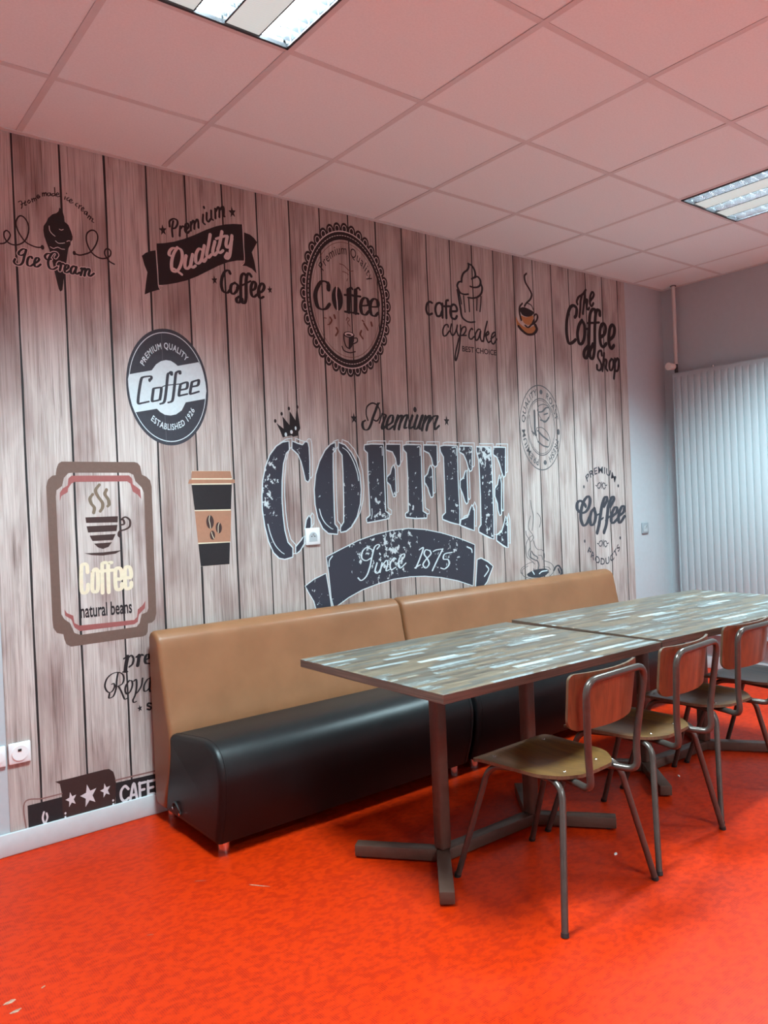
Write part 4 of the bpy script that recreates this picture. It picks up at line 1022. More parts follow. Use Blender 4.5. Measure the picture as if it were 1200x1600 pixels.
  ('S','line','pencil',[59,32],[37125,8417,37194,8695,37846,8961,38334,9030]),
  ('S','line','pencil',[62,34],[39428,9017,40031,8824,40351,8504,40276,8215,39865,7958]),
  ('S','line','pencil',[58,32],[37153,8450,37426,8178,38054,7978]),
  ('S','line','pencil',[58,32],[37280,8368,37295,8615,37837,8819]),
  ('S','line','pencil',[62,34],[39266,8630,39791,8568,40004,8386]),
  ('S','line','pencil',[103,65],[38214,9721,38416,9491,38732,9324,38779,9212]),
  ('S','line','pencil',[104,65],[38100,9622,38136,9332,38503,9143,38768,9032,38862,8772,38794,8561]),
  ('S','line','pencil',[103,65],[38359,8561,38453,8337,38663,8211]),
  ('P','coffee','slate',0,[[37672,8298,37973,8415,38464,8516,38902,8533,39453,8523,39781,8405,39825,8218,39423,8034,38867,7976,38219,8035,37796,8144]]),
  ('S','handle','slate',[172,92],[40339,8320,40582,8558,40870,8572,41133,8178,41002,7930]),
  ('S','handle','slate',[172,92],[40799,8355,40899,8124]),
  ('S','line','pale',[76,76],[38243,8427,38393,8235]),
  ('S','line','pale',[77,77],[38883,8227,39165,8348,39666,8360]),
 ]),
 ('products_badge_print', 'slate script Coffee print with arched PREMIUM and PRODUCTS lettering', [
  ('S','lettering','slate',[352,144],[43952,12410,43767,12613,43386,12797,43064,12635,43039,12246,43412,11987,43887,12017,44306,12348,44458,12840,44233,13069,43776,12761,43467,12230,43384,11546,43631,11117,43994,11223,44298,11605]),
  ('S','lettering','slate',[353,144],[44902,12228,44564,11991,44371,11503,44506,11099,44837,11232,45032,11723,44899,12178]),
  ('S','lettering','slate',[363,149],[46017,12340,46377,12734,46350,12963,46095,12894,45769,12348,45562,11701,45356,11057,45118,10543]),
  ('S','lettering','slate',[369,151],[46771,12314,47182,12761,47111,12968,46846,12822,46518,12323,46349,11669,46181,11017,45899,10526]),
  ('S','lettering','slate',[373,153],[46847,11546,47420,11830,47526,12134,47273,12195,46906,11799,46788,11293,47032,11129,47564,11412]),
  ('S','lettering','slate',[380,156],[47704,11561,48288,11848,48398,12181,48140,12242,47811,11866,47647,11357,47847,11116,48399,11532]),
  ('S','lettering','slate',[131,131],[45032,11723,45405,11808]),
  ('S','lettering','slate',[132,132],[45287,11261,45882,11537]),
  ('S','lettering','slate',[135,135],[46117,11324,46639,11606]),
  ('A','lettering','slate','PREMIUM',[45771,10586,2974,4075,339],121.5,56.6,1,0.02),
  ('A','lettering','slate','PRODUCTS',[45840,11992,2728,3737,337],-133.9,-46.3,0,0.02),
  ('S','ornament','slate',[74,74],[45168,13820,45328,13767,45419,13916,45670,13988,45741,13810,45563,13612,45362,13666]),
  ('S','ornament','slate',[75,75],[46449,13823,46278,13776,46205,13929,45999,13957,45928,13757,46097,13551,46272,13674]),
  ('S','ornament','slate',[74,74],[45855,14035,45827,13607]),
  ('S','ornament','slate',[74,74],[45085,9794,45245,9734,45336,9879,45587,9939,45658,9758,45480,9568,45279,9632]),
  ('S','ornament','slate',[75,75],[46365,9738,46194,9698,46121,9855,45915,9893,45844,9696,46013,9482,46188,9598]),
  ('S','ornament','slate',[74,74],[45771,9978,45743,9551]),
  ('D','dot','slate',[43840,13745,83,113],0),
  ('D','dot','slate',[47780,13739,87,119],0),
  ('D','dot','slate',[43696,10031,83,113],0),
  ('D','dot','slate',[47774,10010,86,118],0),
 ]),
 ('royal_lettering', 'black lettering pre and Royal partly hidden behind the bench back', [
  ('S','lettering','ink',[168,168],[11926,7025,11855,6737,11802,6424]),
  ('S','lettering','ink',[104,61],[11947,6976,12091,7046,12177,6894,12120,6672,11975,6568]),
  ('S','lettering','ink',[103,61],[11761,6959,11927,7036]),
  ('S','lettering','ink',[56,56],[11689,6397,11902,6380]),
  ('S','lettering','ink',[157,157],[12429,6994,12387,6745,12346,6577]),
  ('S','lettering','ink',[96,72],[12437,6900,12537,7012,12607,6978]),
  ('S','lettering','ink',[95,71],[12297,6944,12418,7007]),
  ('S','lettering','ink',[135,58],[12693,6767,12863,6822,12869,6961,12762,6966,12683,6815,12710,6624,12876,6574]),
  ('S','lettering','ink',[81,38],[11190,5958,11281,5976,11309,5846,11222,5680,11084,5625,10955,5751,10908,5962,10999,6218,11209,6386,11461,6424,11663,6321,11723,6116,11644,5901,11434,5824]),
  ('S','lettering','ink',[82,39],[11482,6386,11412,6101,11374,5766,11258,5468,11119,5392,11052,5416,11082,5569]),
  ('S','lettering','ink',[84,40],[11479,5816,11584,5591,11685,5297,11740,5219,11869,5263]),
  ('S','lettering','ink',[85,40],[11949,5985,11801,5804,11756,5583,11830,5420,11974,5520,12078,5755,12063,5942,11949,5985]),
  ('S','lettering','ink',[85,40],[12145,5928,12253,5979,12265,5722,12202,5386,12149,5257,12072,5110,12114,5009,12221,5035]),
  ('S','lettering','ink',[86,40],[12537,5976,12476,5685,12323,5457,12201,5363]),
  ('S','lettering','ink',[87,41],[12869,5919,12748,5893,12594,5664,12583,5432,12702,5411,12852,5548]),
  ('S','lettering','ink',[87,41],[12895,5962,12826,5505,12844,5362]),
  ('X','star','ink',[12360,4707,118,161],8),
  ('S','lettering','ink',[83,83],[12867,4819,12748,4853,12696,4770,12789,4705,12858,4644,12807,4573,12688,4608]),
 ]),
 ('cafe_banner_print', 'dark banner print with three stars and CAFE lettering above the baseboard', [
  ('P','block','coal',0,[[7664,1751,8985,1749,9076,667,7669,673]]),
  ('P','block','coal',0,[[11167,1767,12815,1718,13677,1692,13678,549,11117,655]]),
  ('P','flag','cocoa',0,[[8740,2426,9456,2423,10120,2437,10703,2442,10923,2417,11090,2262,11154,2021,11191,1736,11093,677,9074,643,8981,1126,8971,1945,8917,2294]]),
  ('X','star','pinkish',[9337,1549,230,316],10),
  ('X','star','pinkish',[10045,1525,354,485],10),
  ('X','star','pinkish',[10736,1555,229,314],10),
  ('S','light_lettering','pinkish',[108,108],[11705,1367,11559,1526,11390,1359,11386,1058,11516,897,11698,985]),
  ('S','light_lettering','pinkish',[110,110],[11759,867,11944,1544,12057,868]),
  ('S','light_lettering','pinkish',[111,111],[11803,1058,12024,1050]),
  ('S','light_lettering','pinkish',[111,111],[12196,851,12195,1505]),
  ('S','light_lettering','pinkish',[112,112],[12178,1473,12449,1471]),
  ('S','light_lettering','pinkish',[112,112],[12201,1172,12389,1174]),
  ('S','light_lettering','pinkish',[113,113],[12563,856,12566,1487]),
  ('S','light_lettering','pinkish',[114,114],[12554,1464,12856,1455]),
  ('S','light_lettering','pinkish',[114,114],[12567,1163,12789,1167]),
  ('S','light_lettering','pinkish',[114,114],[12554,899,12829,878]),
  ('S','border','rose',[55,55],[7584,722,7561,1896,8243,1885,8977,1885]),
  ('S','border','rose',[63,63],[11182,1874,11984,1864,12874,1848]),
  ('D','dot','pinkish',[9083,1049,38,48],0),
  ('D','dot','pinkish',[9076,897,38,48],0),
  ('D','dot','pinkish',[9069,726,38,48],0),
  ('D','dot','pinkish',[11035,1052,41,49],0),
  ('D','dot','pinkish',[11033,893,41,49],0),
  ('D','dot','pinkish',[11045,710,41,49],0),
  ('S','flame','pinkish',[78,41],[8264,1326,8209,1105,8265,852]),
  ('S','flame','pinkish',[78,41],[8359,1252,8387,1078,8312,886,8321,789]),
  ('S','flame','pinkish',[56,56],[7991,686,8595,676]),
 ]),
 ('bean_badge_print', 'grey pencil round badge print with coffee beans and ring lettering', [
  ('R','ring','pencil',[39608,17666,1979,2711,2030,2781]),
  ('R','ring','pencil',[39659,17715,1351,1811,1400,1877]),
  ('R','ring','pencil',[39659,17715,1274,1708,1302,1745]),
  ('A','lettering','pencil','PREMIUM',[39608,17666,1543,2113,304],-102.1,-175.9,1,0.018),
  ('A','lettering','pencil','QUALITY',[39608,17666,1543,2113,304],172.8,99.2,1,0.018),
  ('A','lettering','pencil','ROAST',[39608,17666,1543,2113,304],66.7,13.9,1,0.018),
  ('A','lettering','pencil','FRESH',[39608,17666,1543,2113,304],-19.4,-64.4,1,0.018),
  ('D','lettering','pencil',[39764,19988,143,157],0),
  ('D','lettering','pencil',[41362,17432,136,200],0),
  ('D','lettering','pencil',[39898,15399,156,157],0),
  ('S','bean','pencil',[55,55],[39335,18779,39470,19057,39953,19196,40425,19061,40585,18714,40439,18314,40000,18024,39602,18323,39335,18779]),
  ('S','bean','pencil',[54,54],[39207,17649,39740,17664,40257,17325,40467,16818,40261,16421,39786,16493,39272,16796,39125,17259,39207,17649]),
  ('S','bean','pencil',[52,52],[38557,18438,38587,17977,38728,17442,38883,17137]),
  ('S','bean','pencil',[193,84],[39446,18667,39805,18721,40179,18972,40421,19002]),
  ('S','bean','pencil',[190,83],[39313,17458,39708,17156,40288,16854]),
  ('S','bean','pencil',[187,82],[39039,18728,39033,18147,39019,17450,39120,17181]),
  ('S','bean','pencil',[156,84],[39593,18166,40125,18106,40442,18353]),
  ('S','bean','pencil',[155,83],[39270,16758,39786,16493,40261,16421]),
  ('S','bean','pencil',[153,82],[38725,17404,39117,17142]),
  ('S','bean','pencil',[157,85],[39972,18532,40338,18625]),
 ]),
]

def pts2(a): return [Vector((a[i] * 1e-4, a[i + 1] * 1e-4)) for i in range(0, len(a), 2)]
class Ink:
    def __init__(s): s.bm = bmesh.new(); s.n = 0
    def v(s, p, y): return s.bm.verts.new((p[0] - MC.x, y - MC.y, p[1] - MC.z))
    def strip(s, L, R, y, closed=False):
        N = len(L); a = [s.v(L[i], y - 2.5e-6 * i / N) for i in range(N)]; b = [s.v(R[i], y - 2.5e-6 * i / N) for i in range(N)]
        for i in range(N if closed else N - 1):
            j = (i + 1) % N
            try: s.bm.faces.new((a[i], a[j], b[j], b[i]))
            except ValueError: pass
    def stroke(s, pts, w, thin, y, closed=False):
        P_ = catmull(pts, 7, closed) if len(pts) > 2 else pts
        N = len(P_); L, R = [], []; ws = []
        for i, p in enumerate(P_):
            q0 = P_[i - 1] if (i or closed) else p; q1 = P_[(i + 1) % N] if (i < N - 1 or closed) else p
            d = (q1 - q0); d = d.normalized() if d.length > 1e-9 else Vector((1, 0)); nrm = Vector((-d.y, d.x))
            ww = thin + (w - thin) * abs(d.y) ** 1.6
            ws.append((ww, d)); L.append(p + nrm * ww / 2); R.append(p - nrm * ww / 2)
        s.strip(L, R, y, closed)
        if not closed:
            for p, (ww, d), sg in ((P_[0], ws[0], -1), (P_[-1], ws[-1], 1)):      # round ends
                a0 = math.atan2(d.y, d.x) + (PI if sg < 0 else 0)
                c = [s.v(p, y - 4e-6)] + [s.v(p + Vector((math.cos(a0 + t), math.sin(a0 + t))) * ww / 2, y - 4e-6) for t in [PI * (k / 6 - .5) for k in range(7)]]
                for k in range(1, 7): s.bm.faces.new((c[0], c[k], c[k + 1]))
    def poly(s, loops, y):
        tri = tessellate_polygon([[Vector((p.x, p.y, 0)) for p in lp] for lp in loops])
        fl_ = [s.v(p, y) for lp in loops for p in lp]
        for t in tri:
            try: s.bm.faces.new([fl_[i] for i in t])
            except ValueError: pass
    def ell(s, c, a, b, y, n=28):
        s.poly([[Vector((c.x + a * math.cos(2 * PI * k / n), c.y + b * math.sin(2 * PI * k / n))) for k in range(n)]], y)
    def text(s, body, bold, y, fn, spacing=1.0):
        cu = bpy.data.curves.new('lettering', 'FONT'); cu.body = body; cu.offset = bold; cu.resolution_u = 3; cu.space_character = spacing
        ob = bpy.data.objects.new('lettering', cu); COL.objects.link(ob); bpy.context.view_layer.update()
        me = ob.to_mesh(); co = [v.co.copy() for v in me.vertices]
        x0 = min(c.x for c in co); x1 = max(c.x for c in co)
        vs = [s.v(fn((c.x - x0) / (x1 - x0), c.y, x1 - x0), y) for c in co]
        for p in me.polygons:
            try: s.bm.faces.new([vs[i] for i in p.vertices])
            except ValueError: pass
        ob.to_mesh_clear(); bpy.data.objects.remove(ob); bpy.data.curves.remove(cu)
CAP = .70                                        # cap height of the built-in font at size 1
for ename, elabel, items in PRINTS:
    inks = {}; order = []; y = PY - .0003
    for it in items:
        y -= 9e-6
        kind, role, col = it[0], it[1], it[2]; key = (role, col)
        if kind in 'PXORTA' or (kind == 'S' and role in ('highlight', 'fold_line', 'steam', 'slit', 'ornament', 'seam_line', 'flame', 'border')) or (kind == 'D' and role != 'flourish' and role != 'lettering'): key = (role, col, y)      # a piece of its own
        if key not in inks: inks[key] = Ink(); order.append(key)
        ik = inks[key]
        if kind == 'S': ik.stroke(pts2(it[4]), it[3][0] * 1e-4, it[3][1] * 1e-4, y)
        elif kind == 'P':
            lp = [pts2(l) for l in it[4]]
            if it[3]: lp = [catmull(l, 5, True) for l in lp]
            ik.poly(lp, y)
        elif kind == 'O':
            p = pts2(it[5]); q = []
            for i in range(len(p)):
                q += [p[i], p[i] * .5 + p[(i + 1) % len(p)] * .5]
            N = len(q); w = it[3] * 1e-4; L, R = [], []
            for i in range(N):
                d = (q[(i + 1) % N] - q[i - 1]).normalized(); nn = Vector((-d.y, d.x)); L.append(q[i] + nn * w / 2); R.append(q[i] - nn * w / 2)
            ik.strip(L, R, y, True)
        elif kind == 'D':
            a = [v * 1e-4 for v in it[3]]; ik.ell(Vector(a[:2]), a[2], a[3], y)
        elif kind == 'R':
            a = [v * 1e-4 for v in it[3]]; n = 72 if a[4] > .05 else 20
            if a[2] <= 0: ik.ell(Vector(a[:2]), a[4], a[5], y, n)
            else:
                cs = [(math.cos(2 * PI * k / n), math.sin(2 * PI * k / n)) for k in range(n)]
                ik.strip([Vector((a[0] + a[4] * c, a[1] + a[5] * s_)) for c, s_ in cs], [Vector((a[0] + a[2] * c, a[1] + a[3] * s_)) for c, s_ in cs], y, True)
        elif kind == 'X':
            a = [v * 1e-4 for v in it[3]]; t0 = math.radians(90 + it[4])
            ik.poly([[Vector((a[0] + a[2] * f * math.cos(t0 + PI * k / 5), a[1] + a[3] * f * math.sin(t0 + PI * k / 5))) for k in range(10) for f in ((1 if k % 2 == 0 else .42),)]], y)
        elif kind == 'T':
            x0, z0, x1, z1, hh = [v * 1e-4 for v in it[4]]
            ik.text(it[3], it[5], y, lambda u, v, wd: Vector((x0 + (x1 - x0) * u, z0 + (z1 - z0) * u + v / CAP * hh)))
        elif kind == 'A':
            cx, cz, rx, rz, hh = [v * 1e-4 for v in it[4]]; a0, a1, top = it[5], it[6], it[7]
            if top:
                while a1 > a0: a1 -= 360
            else:
                while a1 < a0: a1 += 360
            k = rz / rx
            def arc(u, v, wd):
                t = math.radians(a0 + (a1 - a0) * u); rr = rx + (1 if top else -1) * v / CAP * hh
                return Vector((cx + rr * math.cos(t), cz + rr * k * math.sin(t)))
            ik.text(it[3], it[8], y, arc, 1.12)
    main = None
    for key in order:
        me = bpy.data.meshes.new(ename); inks[key].bm.to_mesh(me); inks[key].bm.free()
        o = link(ename if main is None else key[0], me, 'print_' + key[1], mural if main is None else main)
        if key[0] == 'stitch': o['kind'] = 'stuff'
        if main is None: main = o; o['label'] = elabel

# ------------------------------------------------------------------ wall sockets
def plate(bm, w, h, d, bev=.004): box(bm, (0, -d / 2, 0), (w, d, h), 0, bev, 2)
def make_socket(name, label, loc, rz=0, mat='white_plastic', s=.082, kind='earth'):
    root = thing(name, label, 'wall socket', loc, rz)
    bm = bmesh.new(); plate(bm, s, s, .011); link('cover_plate', bm_mesh(bm, 'plate', True, 40), mat, root)
    if kind == 'earth':
        bm = bmesh.new(); pr = [Vector((.024 * math.cos(t), .024 * math.sin(t) - .002)) for t in [PI * k / 10 for k in range(11)]] + [Vector((-.024, -.026)), Vector((.024, -.026))]
        f = [bm.verts.new((p.x, -.0118, p.y)) for p in pr]; b = [bm.verts.new((p.x * .9, -.0113, p.y * .9)) for p in pr]
        bm.faces.new(f[::-1])
        for i in range(len(f)): bm.faces.new((f[i], f[(i + 1) % len(f)], b[(i + 1) % len(f)], b[i]))
        w = link('socket_well', bm_mesh(bm, 'well'), 'socket_well', root)
        for x in (-.009, .009):
            bm = bmesh.new(); cyl(bm, (x, -.0115, .000), (x, -.0124, .000), .0028, 12); link('pin_hole', bm_mesh(bm, 'hole'), 'rubber', w)
        bm = bmesh.new(); cyl(bm, (0, -.0115, .013), (0, -.020, .013), .0032, 12); link('earth_pin', bm_mesh(bm, 'pin', True, 40), 'chrome', w)
    else:
        bm = bmesh.new(); cyl(bm, (0, -.010, 0), (0, -.0145, 0), .0295, 32); d = link('round_insert', bm_mesh(bm, 'insert', True, 40), mat, root)
        if kind == 'jack': 
            bm = bmesh.new(); box(bm, (-.001, -.0152, .012), (.013, .002, .009)); link('jack_opening', bm_mesh(bm, 'jack'), 'rubber', d)
    return root
make_socket('wall_socket', 'white earthed socket on the mural under the big letter C', (2.160, -.0022, 1.164), s=.086)
make_socket('wall_socket', 'small grey socket on the plain wall left of the radiator', (5.085, 0, 1.056), mat='grey_plastic', s=.080)
make_socket('network_socket', 'white network socket plate low on the mural near its left edge', (.745, -.0022, .393), s=.082, kind='jack')
make_socket('wall_socket', 'white socket plate cut off by the left picture edge', (.655, -.0005, .391), s=.080, kind='blank')

# ------------------------------------------------------------------ benches
def extrude_profile(name, prof, x0, x1, mat, parent, bev=.016, ylen=None):
    bm = bmesh.new(); n = len(prof)
    A = [bm.verts.new((x0, p[0], p[1])) for p in prof]; B = [bm.verts.new((x1, p[0], p[1])) for p in prof]
    fa, fb = bm.faces.new(A), bm.faces.new(B[::-1])
    for i in range(n): bm.faces.new((A[i], A[(i + 1) % n], B[(i + 1) % n], B[i]))
    bmesh.ops.recalc_face_normals(bm, faces=bm.faces)
    es = list({e for f in (fa, fb) for e in f.edges})
    bmesh.ops.bevel(bm, geom=es, offset=bev, segments=4, profile=.55, affect='EDGES')
    me = bm_mesh(bm, name, True)
    for p in me.polygons:
        if len(p.vertices) > 6: p.use_smooth = False
    me.set_sharp_from_angle(angle=math.radians(62))
    return link(name, me, mat, parent)
BACK = catmull([(-.036, .10), (-.034, .40), (-.034, .72)], 4) + catmull([(-.036, .785), (-.062, .806), (-.095, .806), (-.125, .790), (-.143, .760), (-.165, .65), (-.200, .50), (-.228, .38), (-.215, .26), (-.165, .13)], 6) + [Vector((-.14, .058)), Vector((-.05, .058))]
SEAT = catmull([(-.185, .378), (-.24, .396), (-.36, .413), (-.48, .428), (-.56, .430), (-.615, .414), (-.650, .380), (-.668, .33), (-.668, .27), (-.648, .16), (-.612, .052)], 6) + [Vector((-.135, .052)), Vector((-.15, .12)), Vector((-.185, .26))]
def make_bench(x0, x1, label, hook=False):
    root = thing('upholstered_bench', label, 'bench', ((x0 + x1) / 2, -.35, 0), 0, 'upholstered benches along the mural')
    c = root.location
    loc = lambda prof: [(p[0] - c.y, p[1]) for p in prof]
    extrude_profile('backrest', loc(BACK), x0 - c.x, x1 - c.x, 'tan_leather', root, .020)
    st = extrude_profile('seat', loc(SEAT), x0 - c.x + .004, x1 - c.x - .004, 'black_leather', root, .022)
    for xx in (x0 + .030, x1 - .030):                       # stitched seam near each end
        pr = [(xx - c.x, p[0] - c.y, p[1]) for p in SEAT[2:-3]]
        cen = Vector((0, -.40 - c.y, .2)); path = []
        for q in pr:
            v = Vector(q); d = Vector((0, v.y - cen.y, v.z - cen.z)).normalized(); path.append(v + d * .0002)
        tubeo('seam', path, .0016, 'black_leather', st, 6)
    for fx in (x0 + .062, x1 - .062):
        for fy in (-.560, -.085):
            bm = bmesh.new(); cyl(bm, (fx - c.x, fy - c.y, 0), (fx - c.x, fy - c.y, .058), .024, 24)
            f = link('foot', bm_mesh(bm, 'foot', True, 40), 'chrome', root)
    if not hook: return root
    bm = bmesh.new()
    tube(bm, catmull([(x0 - c.x + .006, .12, .088), (x0 - c.x - .002, .112, .112), (x0 - c.x - .003, .085, .122), (x0 - c.x - .003, .062, .105), (x0 - c.x + .006, .052, .080)], 5), .0045, 8)
    cn = link('coupling_hook', bm_mesh(bm, 'hook', True), 'rubber', root)
    bm = bmesh.new(); cyl(bm, (x0 - c.x + .006, .055, .082), (x0 - c.x - .004, .055, .082), .006, 12); cyl(bm, (x0 - c.x + .006, .118, .092), (x0 - c.x - .004, .118, .092), .006, 12)
    link('bolt', bm_mesh(bm, 'bolt', True, 40), 'chrome', cn)
    return root
make_bench(1.272, 2.608, 'tan backed bench with black seat at the left, its end open to the floor', True)
make_bench(2.622, 4.490, 'longer tan backed bench with black seat behind the tables, next to the plain wall')

# ------------------------------------------------------------------ tables
def make_table(label, cx, cy, L, Wd, z, rz, oy):
    root = thing('dining_table', label, 'table', (cx, cy, 0), rz, 'laminate tables pushed end to end')
    th = .030
    bm = bmesh.new(); box(bm, (0, 0, z - th / 2), (L, Wd, th), 0, .0015, 1)
    top = link('tabletop', bm_mesh(bm, 'tabletop'), 'table_laminate', root)
    top.data.materials.append(MATS['laminate_edge'])
    for p in top.data.polygons:
        if p.normal.z < .5: p.material_index = 1
    px, sp = .238, .46
    for s in (-1, 1):
        bm = bmesh.new(); box(bm, (s * px, oy, (z - th + .045) / 2), (.050, .050, z - th - .045), 0, .012, 4)
        po = link('post', bm_mesh(bm, 'post', True, 40), 'brown_steel', root)
        for w in (-1, 1):
            a = Vector((s * px, oy, 0)); b = Vector((s * .440, oy + w * .245, 0)); d = b - a
            bm = bmesh.new(); box(bm, ((a + b) / 2 + Vector((0, 0, .028))), (d.length + .02, .050, .042), math.atan2(d.y, d.x), .003, 2)
            ft = link('foot_bar', bm_mesh(bm, 'foot_bar', True, 40), 'brown_steel', root)
            bm = bmesh.new(); e = b - d.normalized() * .02; cyl(bm, (e.x, e.y, 0), (e.x, e.y, .008), .014, 16); link('glide', bm_mesh(bm, 'glide'), 'rubber', ft)
        bm = bmesh.new(); box(bm, (s * px, oy, z - th - .003), (.16, .42, .005)); link('top_plate', bm_mesh(bm, 'plate'), 'brown_steel', root)
    bm = bmesh.new(); box(bm, (0, oy, .028), (2 * px, .050, .042), 0, .003, 2); link('crossbar', bm_mesh(bm, 'crossbar', True, 40), 'brown_steel', root)
    return root
make_table('dining table with wood strip laminate top nearest the camera, its corner free', 2.125, -1.208, 1.125, .815, .735, math.radians(-.9), 0)
make_table('longer dining table with wood strip laminate top reaching towards the radiator', 3.440, -1.258, 1.470, .815, .742, math.radians(-3.0), .058)

# ------------------------------------------------------------------ chairs
def sheet(bm, grid, th, nfun):
    """thick curved sheet from a grid of points; nfun gives the thickness direction"""
    R_, C_ = len(grid), len(grid[0])
    top = [[bm.verts.new(p) for p in row] for row in grid]
    bot = [[bm.verts.new(Vector(p) - nfun(p) * th) for p in row] for row in grid]
    for i in range(R_ - 1):
        for j in range(C_ - 1):
            bm.faces.new((top[i][j], top[i][j + 1], top[i + 1][j + 1], top[i + 1][j])); bm.faces.new((bot[i][j], bot[i + 1][j], bot[i + 1][j + 1], bot[i][j + 1]))
    ring_ = [(0, j) for j in range(C_)] + [(i, C_ - 1) for i in range(1, R_)] + [(R_ - 1, j) for j in range(C_ - 2, -1, -1)] + [(i, 0) for i in range(R_ - 2, 0, -1)]
    n = len(ring_); edge = []
    for k in range(n):
        a, b = ring_[k], ring_[(k + 1) % n]
        edge.append(bm.faces.new((top[a[0]][a[1]], bot[a[0]][a[1]], bot[b[0]][b[1]], top[b[0]][b[1]])))
    for f in edge: f.material_index = 1
def seat_z(x, y):
    z = .437 - .016 * max(0, 1 - ((x / .16) ** 2)) * max(0, 1 - ((y + .035) / .17) ** 2)
    if y > .11: z -= 3.2 * (y - .11) ** 2
    return z
def make_chair():
    root = bpy.data.objects.new('dining_chair', None); COL.objects.link(root); root.empty_display_size = .05
    # seat outline: wide straight front, rounded rear
    def half(y):
        f = (y + .225) / .37
        w = .172 + .016 * f
        if f < .30: w *= math.sqrt(max(0, 1 - ((.30 - f) / .30) ** 2 * .80))
        if f > .93: w -= .02 * ((f - .93) / .07) ** 2
        return w
    NY, NX = 26, 19; grid = []
    for i in range(NY):
        y = -.225 + .37 * i / (NY - 1); hw = half(y); row = []
        for j in range(NX):
            x = -hw + 2 * hw * j / (NX - 1)
            yy = y - (.018 * (1 - (x / .19) ** 2) if y < -.1 else 0) * max(0, min(1, (-.1 - y) / .125))
            yy += .025; row.append((x - .008, yy, seat_z(x, yy)))
        grid.append(row)
    bm = bmesh.new(); sheet(bm, grid, .011, lambda p: Vector((0, 0, 1)))
    me = bm_mesh(bm, 'seat', True, 50); st = link('seat', me, 'seat_veneer', root); me.materials.append(MATS['ply_edge'])
    for x, y in ((-.140, .105), (.125, .105), (-.093, -.150), (.077, -.150)):
        bm = bmesh.new(); z = seat_z(x, y); bmesh.ops.create_uvsphere(bm, u_segments=12, v_segments=6, radius=.0062, matrix=Matrix.Translation((x, y, z + .0005)) @ Matrix.Diagonal((1, 1, .45, 1)))
        link('rivet', bm_mesh(bm, 'rivet', True), 'chrome', st)
    # backrest: curved plywood, ends come forward
    rt = .0115
    def back_y(z): return -.262 - (z - .45) * .115
    NZ, NX = 9, 17; W0 = .182
    outl = [W0 * sgn * t for sgn, tt in ((-1, (1, .992, .97, .93, .88, .82, .72, .5, .25)), (1, (0, .25, .5, .72, .82, .88, .93, .97, .992, 1))) for t in tt]
    def corner(ax, r): d = max(0, ax * W0 - (W0 - r)); return r - math.sqrt(max(0, r * r - d * d))
    grid = []
    for i in range(NZ):
        t = i / (NZ - 1); row = []
        for x in outl:
            ax = abs(x) / W0
            z0 = .590 + corner(ax, .040)
            z1 = .770 - corner(ax, .020)
            z = z0 + (z1 - z0) * t
            row.append((x * (1 - .03 * (1 - t)), back_y(z) + .018 + .040 * (x / W0) ** 2, z))
        grid.append(row)
    bm = bmesh.new(); sheet(bm, grid, .009, lambda p: Vector((0, 1, 0)))
    me = bm_mesh(bm, 'backrest', True, 50); bk = link('backrest', me, 'back_veneer', root); me.materials.append(MATS['ply_edge'])
    for x in (-.145, .145):
        bm = bmesh.new(); bmesh.ops.create_uvsphere(bm, u_segments=10, v_segments=6, radius=.005, matrix=Matrix.Translation((x, back_y(.69) + .018 + .04 * (x / W0) ** 2 + .001, .69)))
        link('rivet', bm_mesh(bm, 'rivet', True), 'chrome', bk)
    # back frame: one bent tube, from under the seat round and over the top
    def side(s): return [(s * .085, -.08, .414), (s * .105, -.20, .413), (s * .128, back_y(.42) - .018, .410), (s * .130, back_y(.50) - .002, .50), (s * .163, back_y(.752) + .002, .752)]
    path = fillet(side(-1) + side(1)[::-1], [.03, .03, .045, .05, .055, .055, .05, .045, .03, .03], 6)
    tubeo('back_frame', path, rt, 'grey_tube', root, 14)
    # four legs, each bends into a rail under the seat
    for s in (-1, 1):
        fr = fillet([(s * .118, -.02, .4135), (s * .168, .105, .4135), (s * .203, .243, .0)], .05, 7)
        lg = tubeo('leg', fr, .0108, 'grey_tube', root, 12)
        bm = bmesh.new(); cyl(bm, (s * .203, .2435, .0), (s * .2022, .240, .012), .0122, 12); link('foot_cap', bm_mesh(bm, 'cap', True, 40), 'rubber', lg)
        rr = fillet([(s * .118, -.02, .4135), (s * .152, -.185, .4135), (s * .250, -.248, .0)], .05, 7)
        lg = tubeo('leg', rr, .0108, 'grey_tube', root, 12)
        bm = bmesh.new(); cyl(bm, (s * .250, -.248, .0), (s * .2475, -.2463, .012), .0122, 12); link('foot_cap', bm_mesh(bm, 'cap', True, 40), 'rubber', lg)
    tubeo('cross_rail', [(-.13, .05, .4135), (0, .05, .4135), (.13, .05, .4135)], .009, 'grey_tube', root, 10)
    return root
chair0 = make_chair()
CHAIRS = [((2.052, -1.563), 1.8, 'plywood and steel tube chair nearest the camera, at the front table'),
          ((2.578, -1.527), 4.5, 'plywood and steel tube chair second from the camera, where the two tables meet'),
          ((3.140, -1.485), -1.0, 'plywood and steel tube chair third from the camera, its back cut by the picture edge'),
          ((3.655, -1.490), 2.0, 'farthest plywood chair, only its dark seat and legs showing behind the third')]
for i, (p, a, lb) in enumerate(CHAIRS):
    c = chair0 if i == 0 else copy_tree(chair0)
    c.location = (p[0], p[1], 0); c.rotation_euler = (0, 0, math.radians(a)); tag(c, lb, 'chair', 'plywood chairs along the tables')

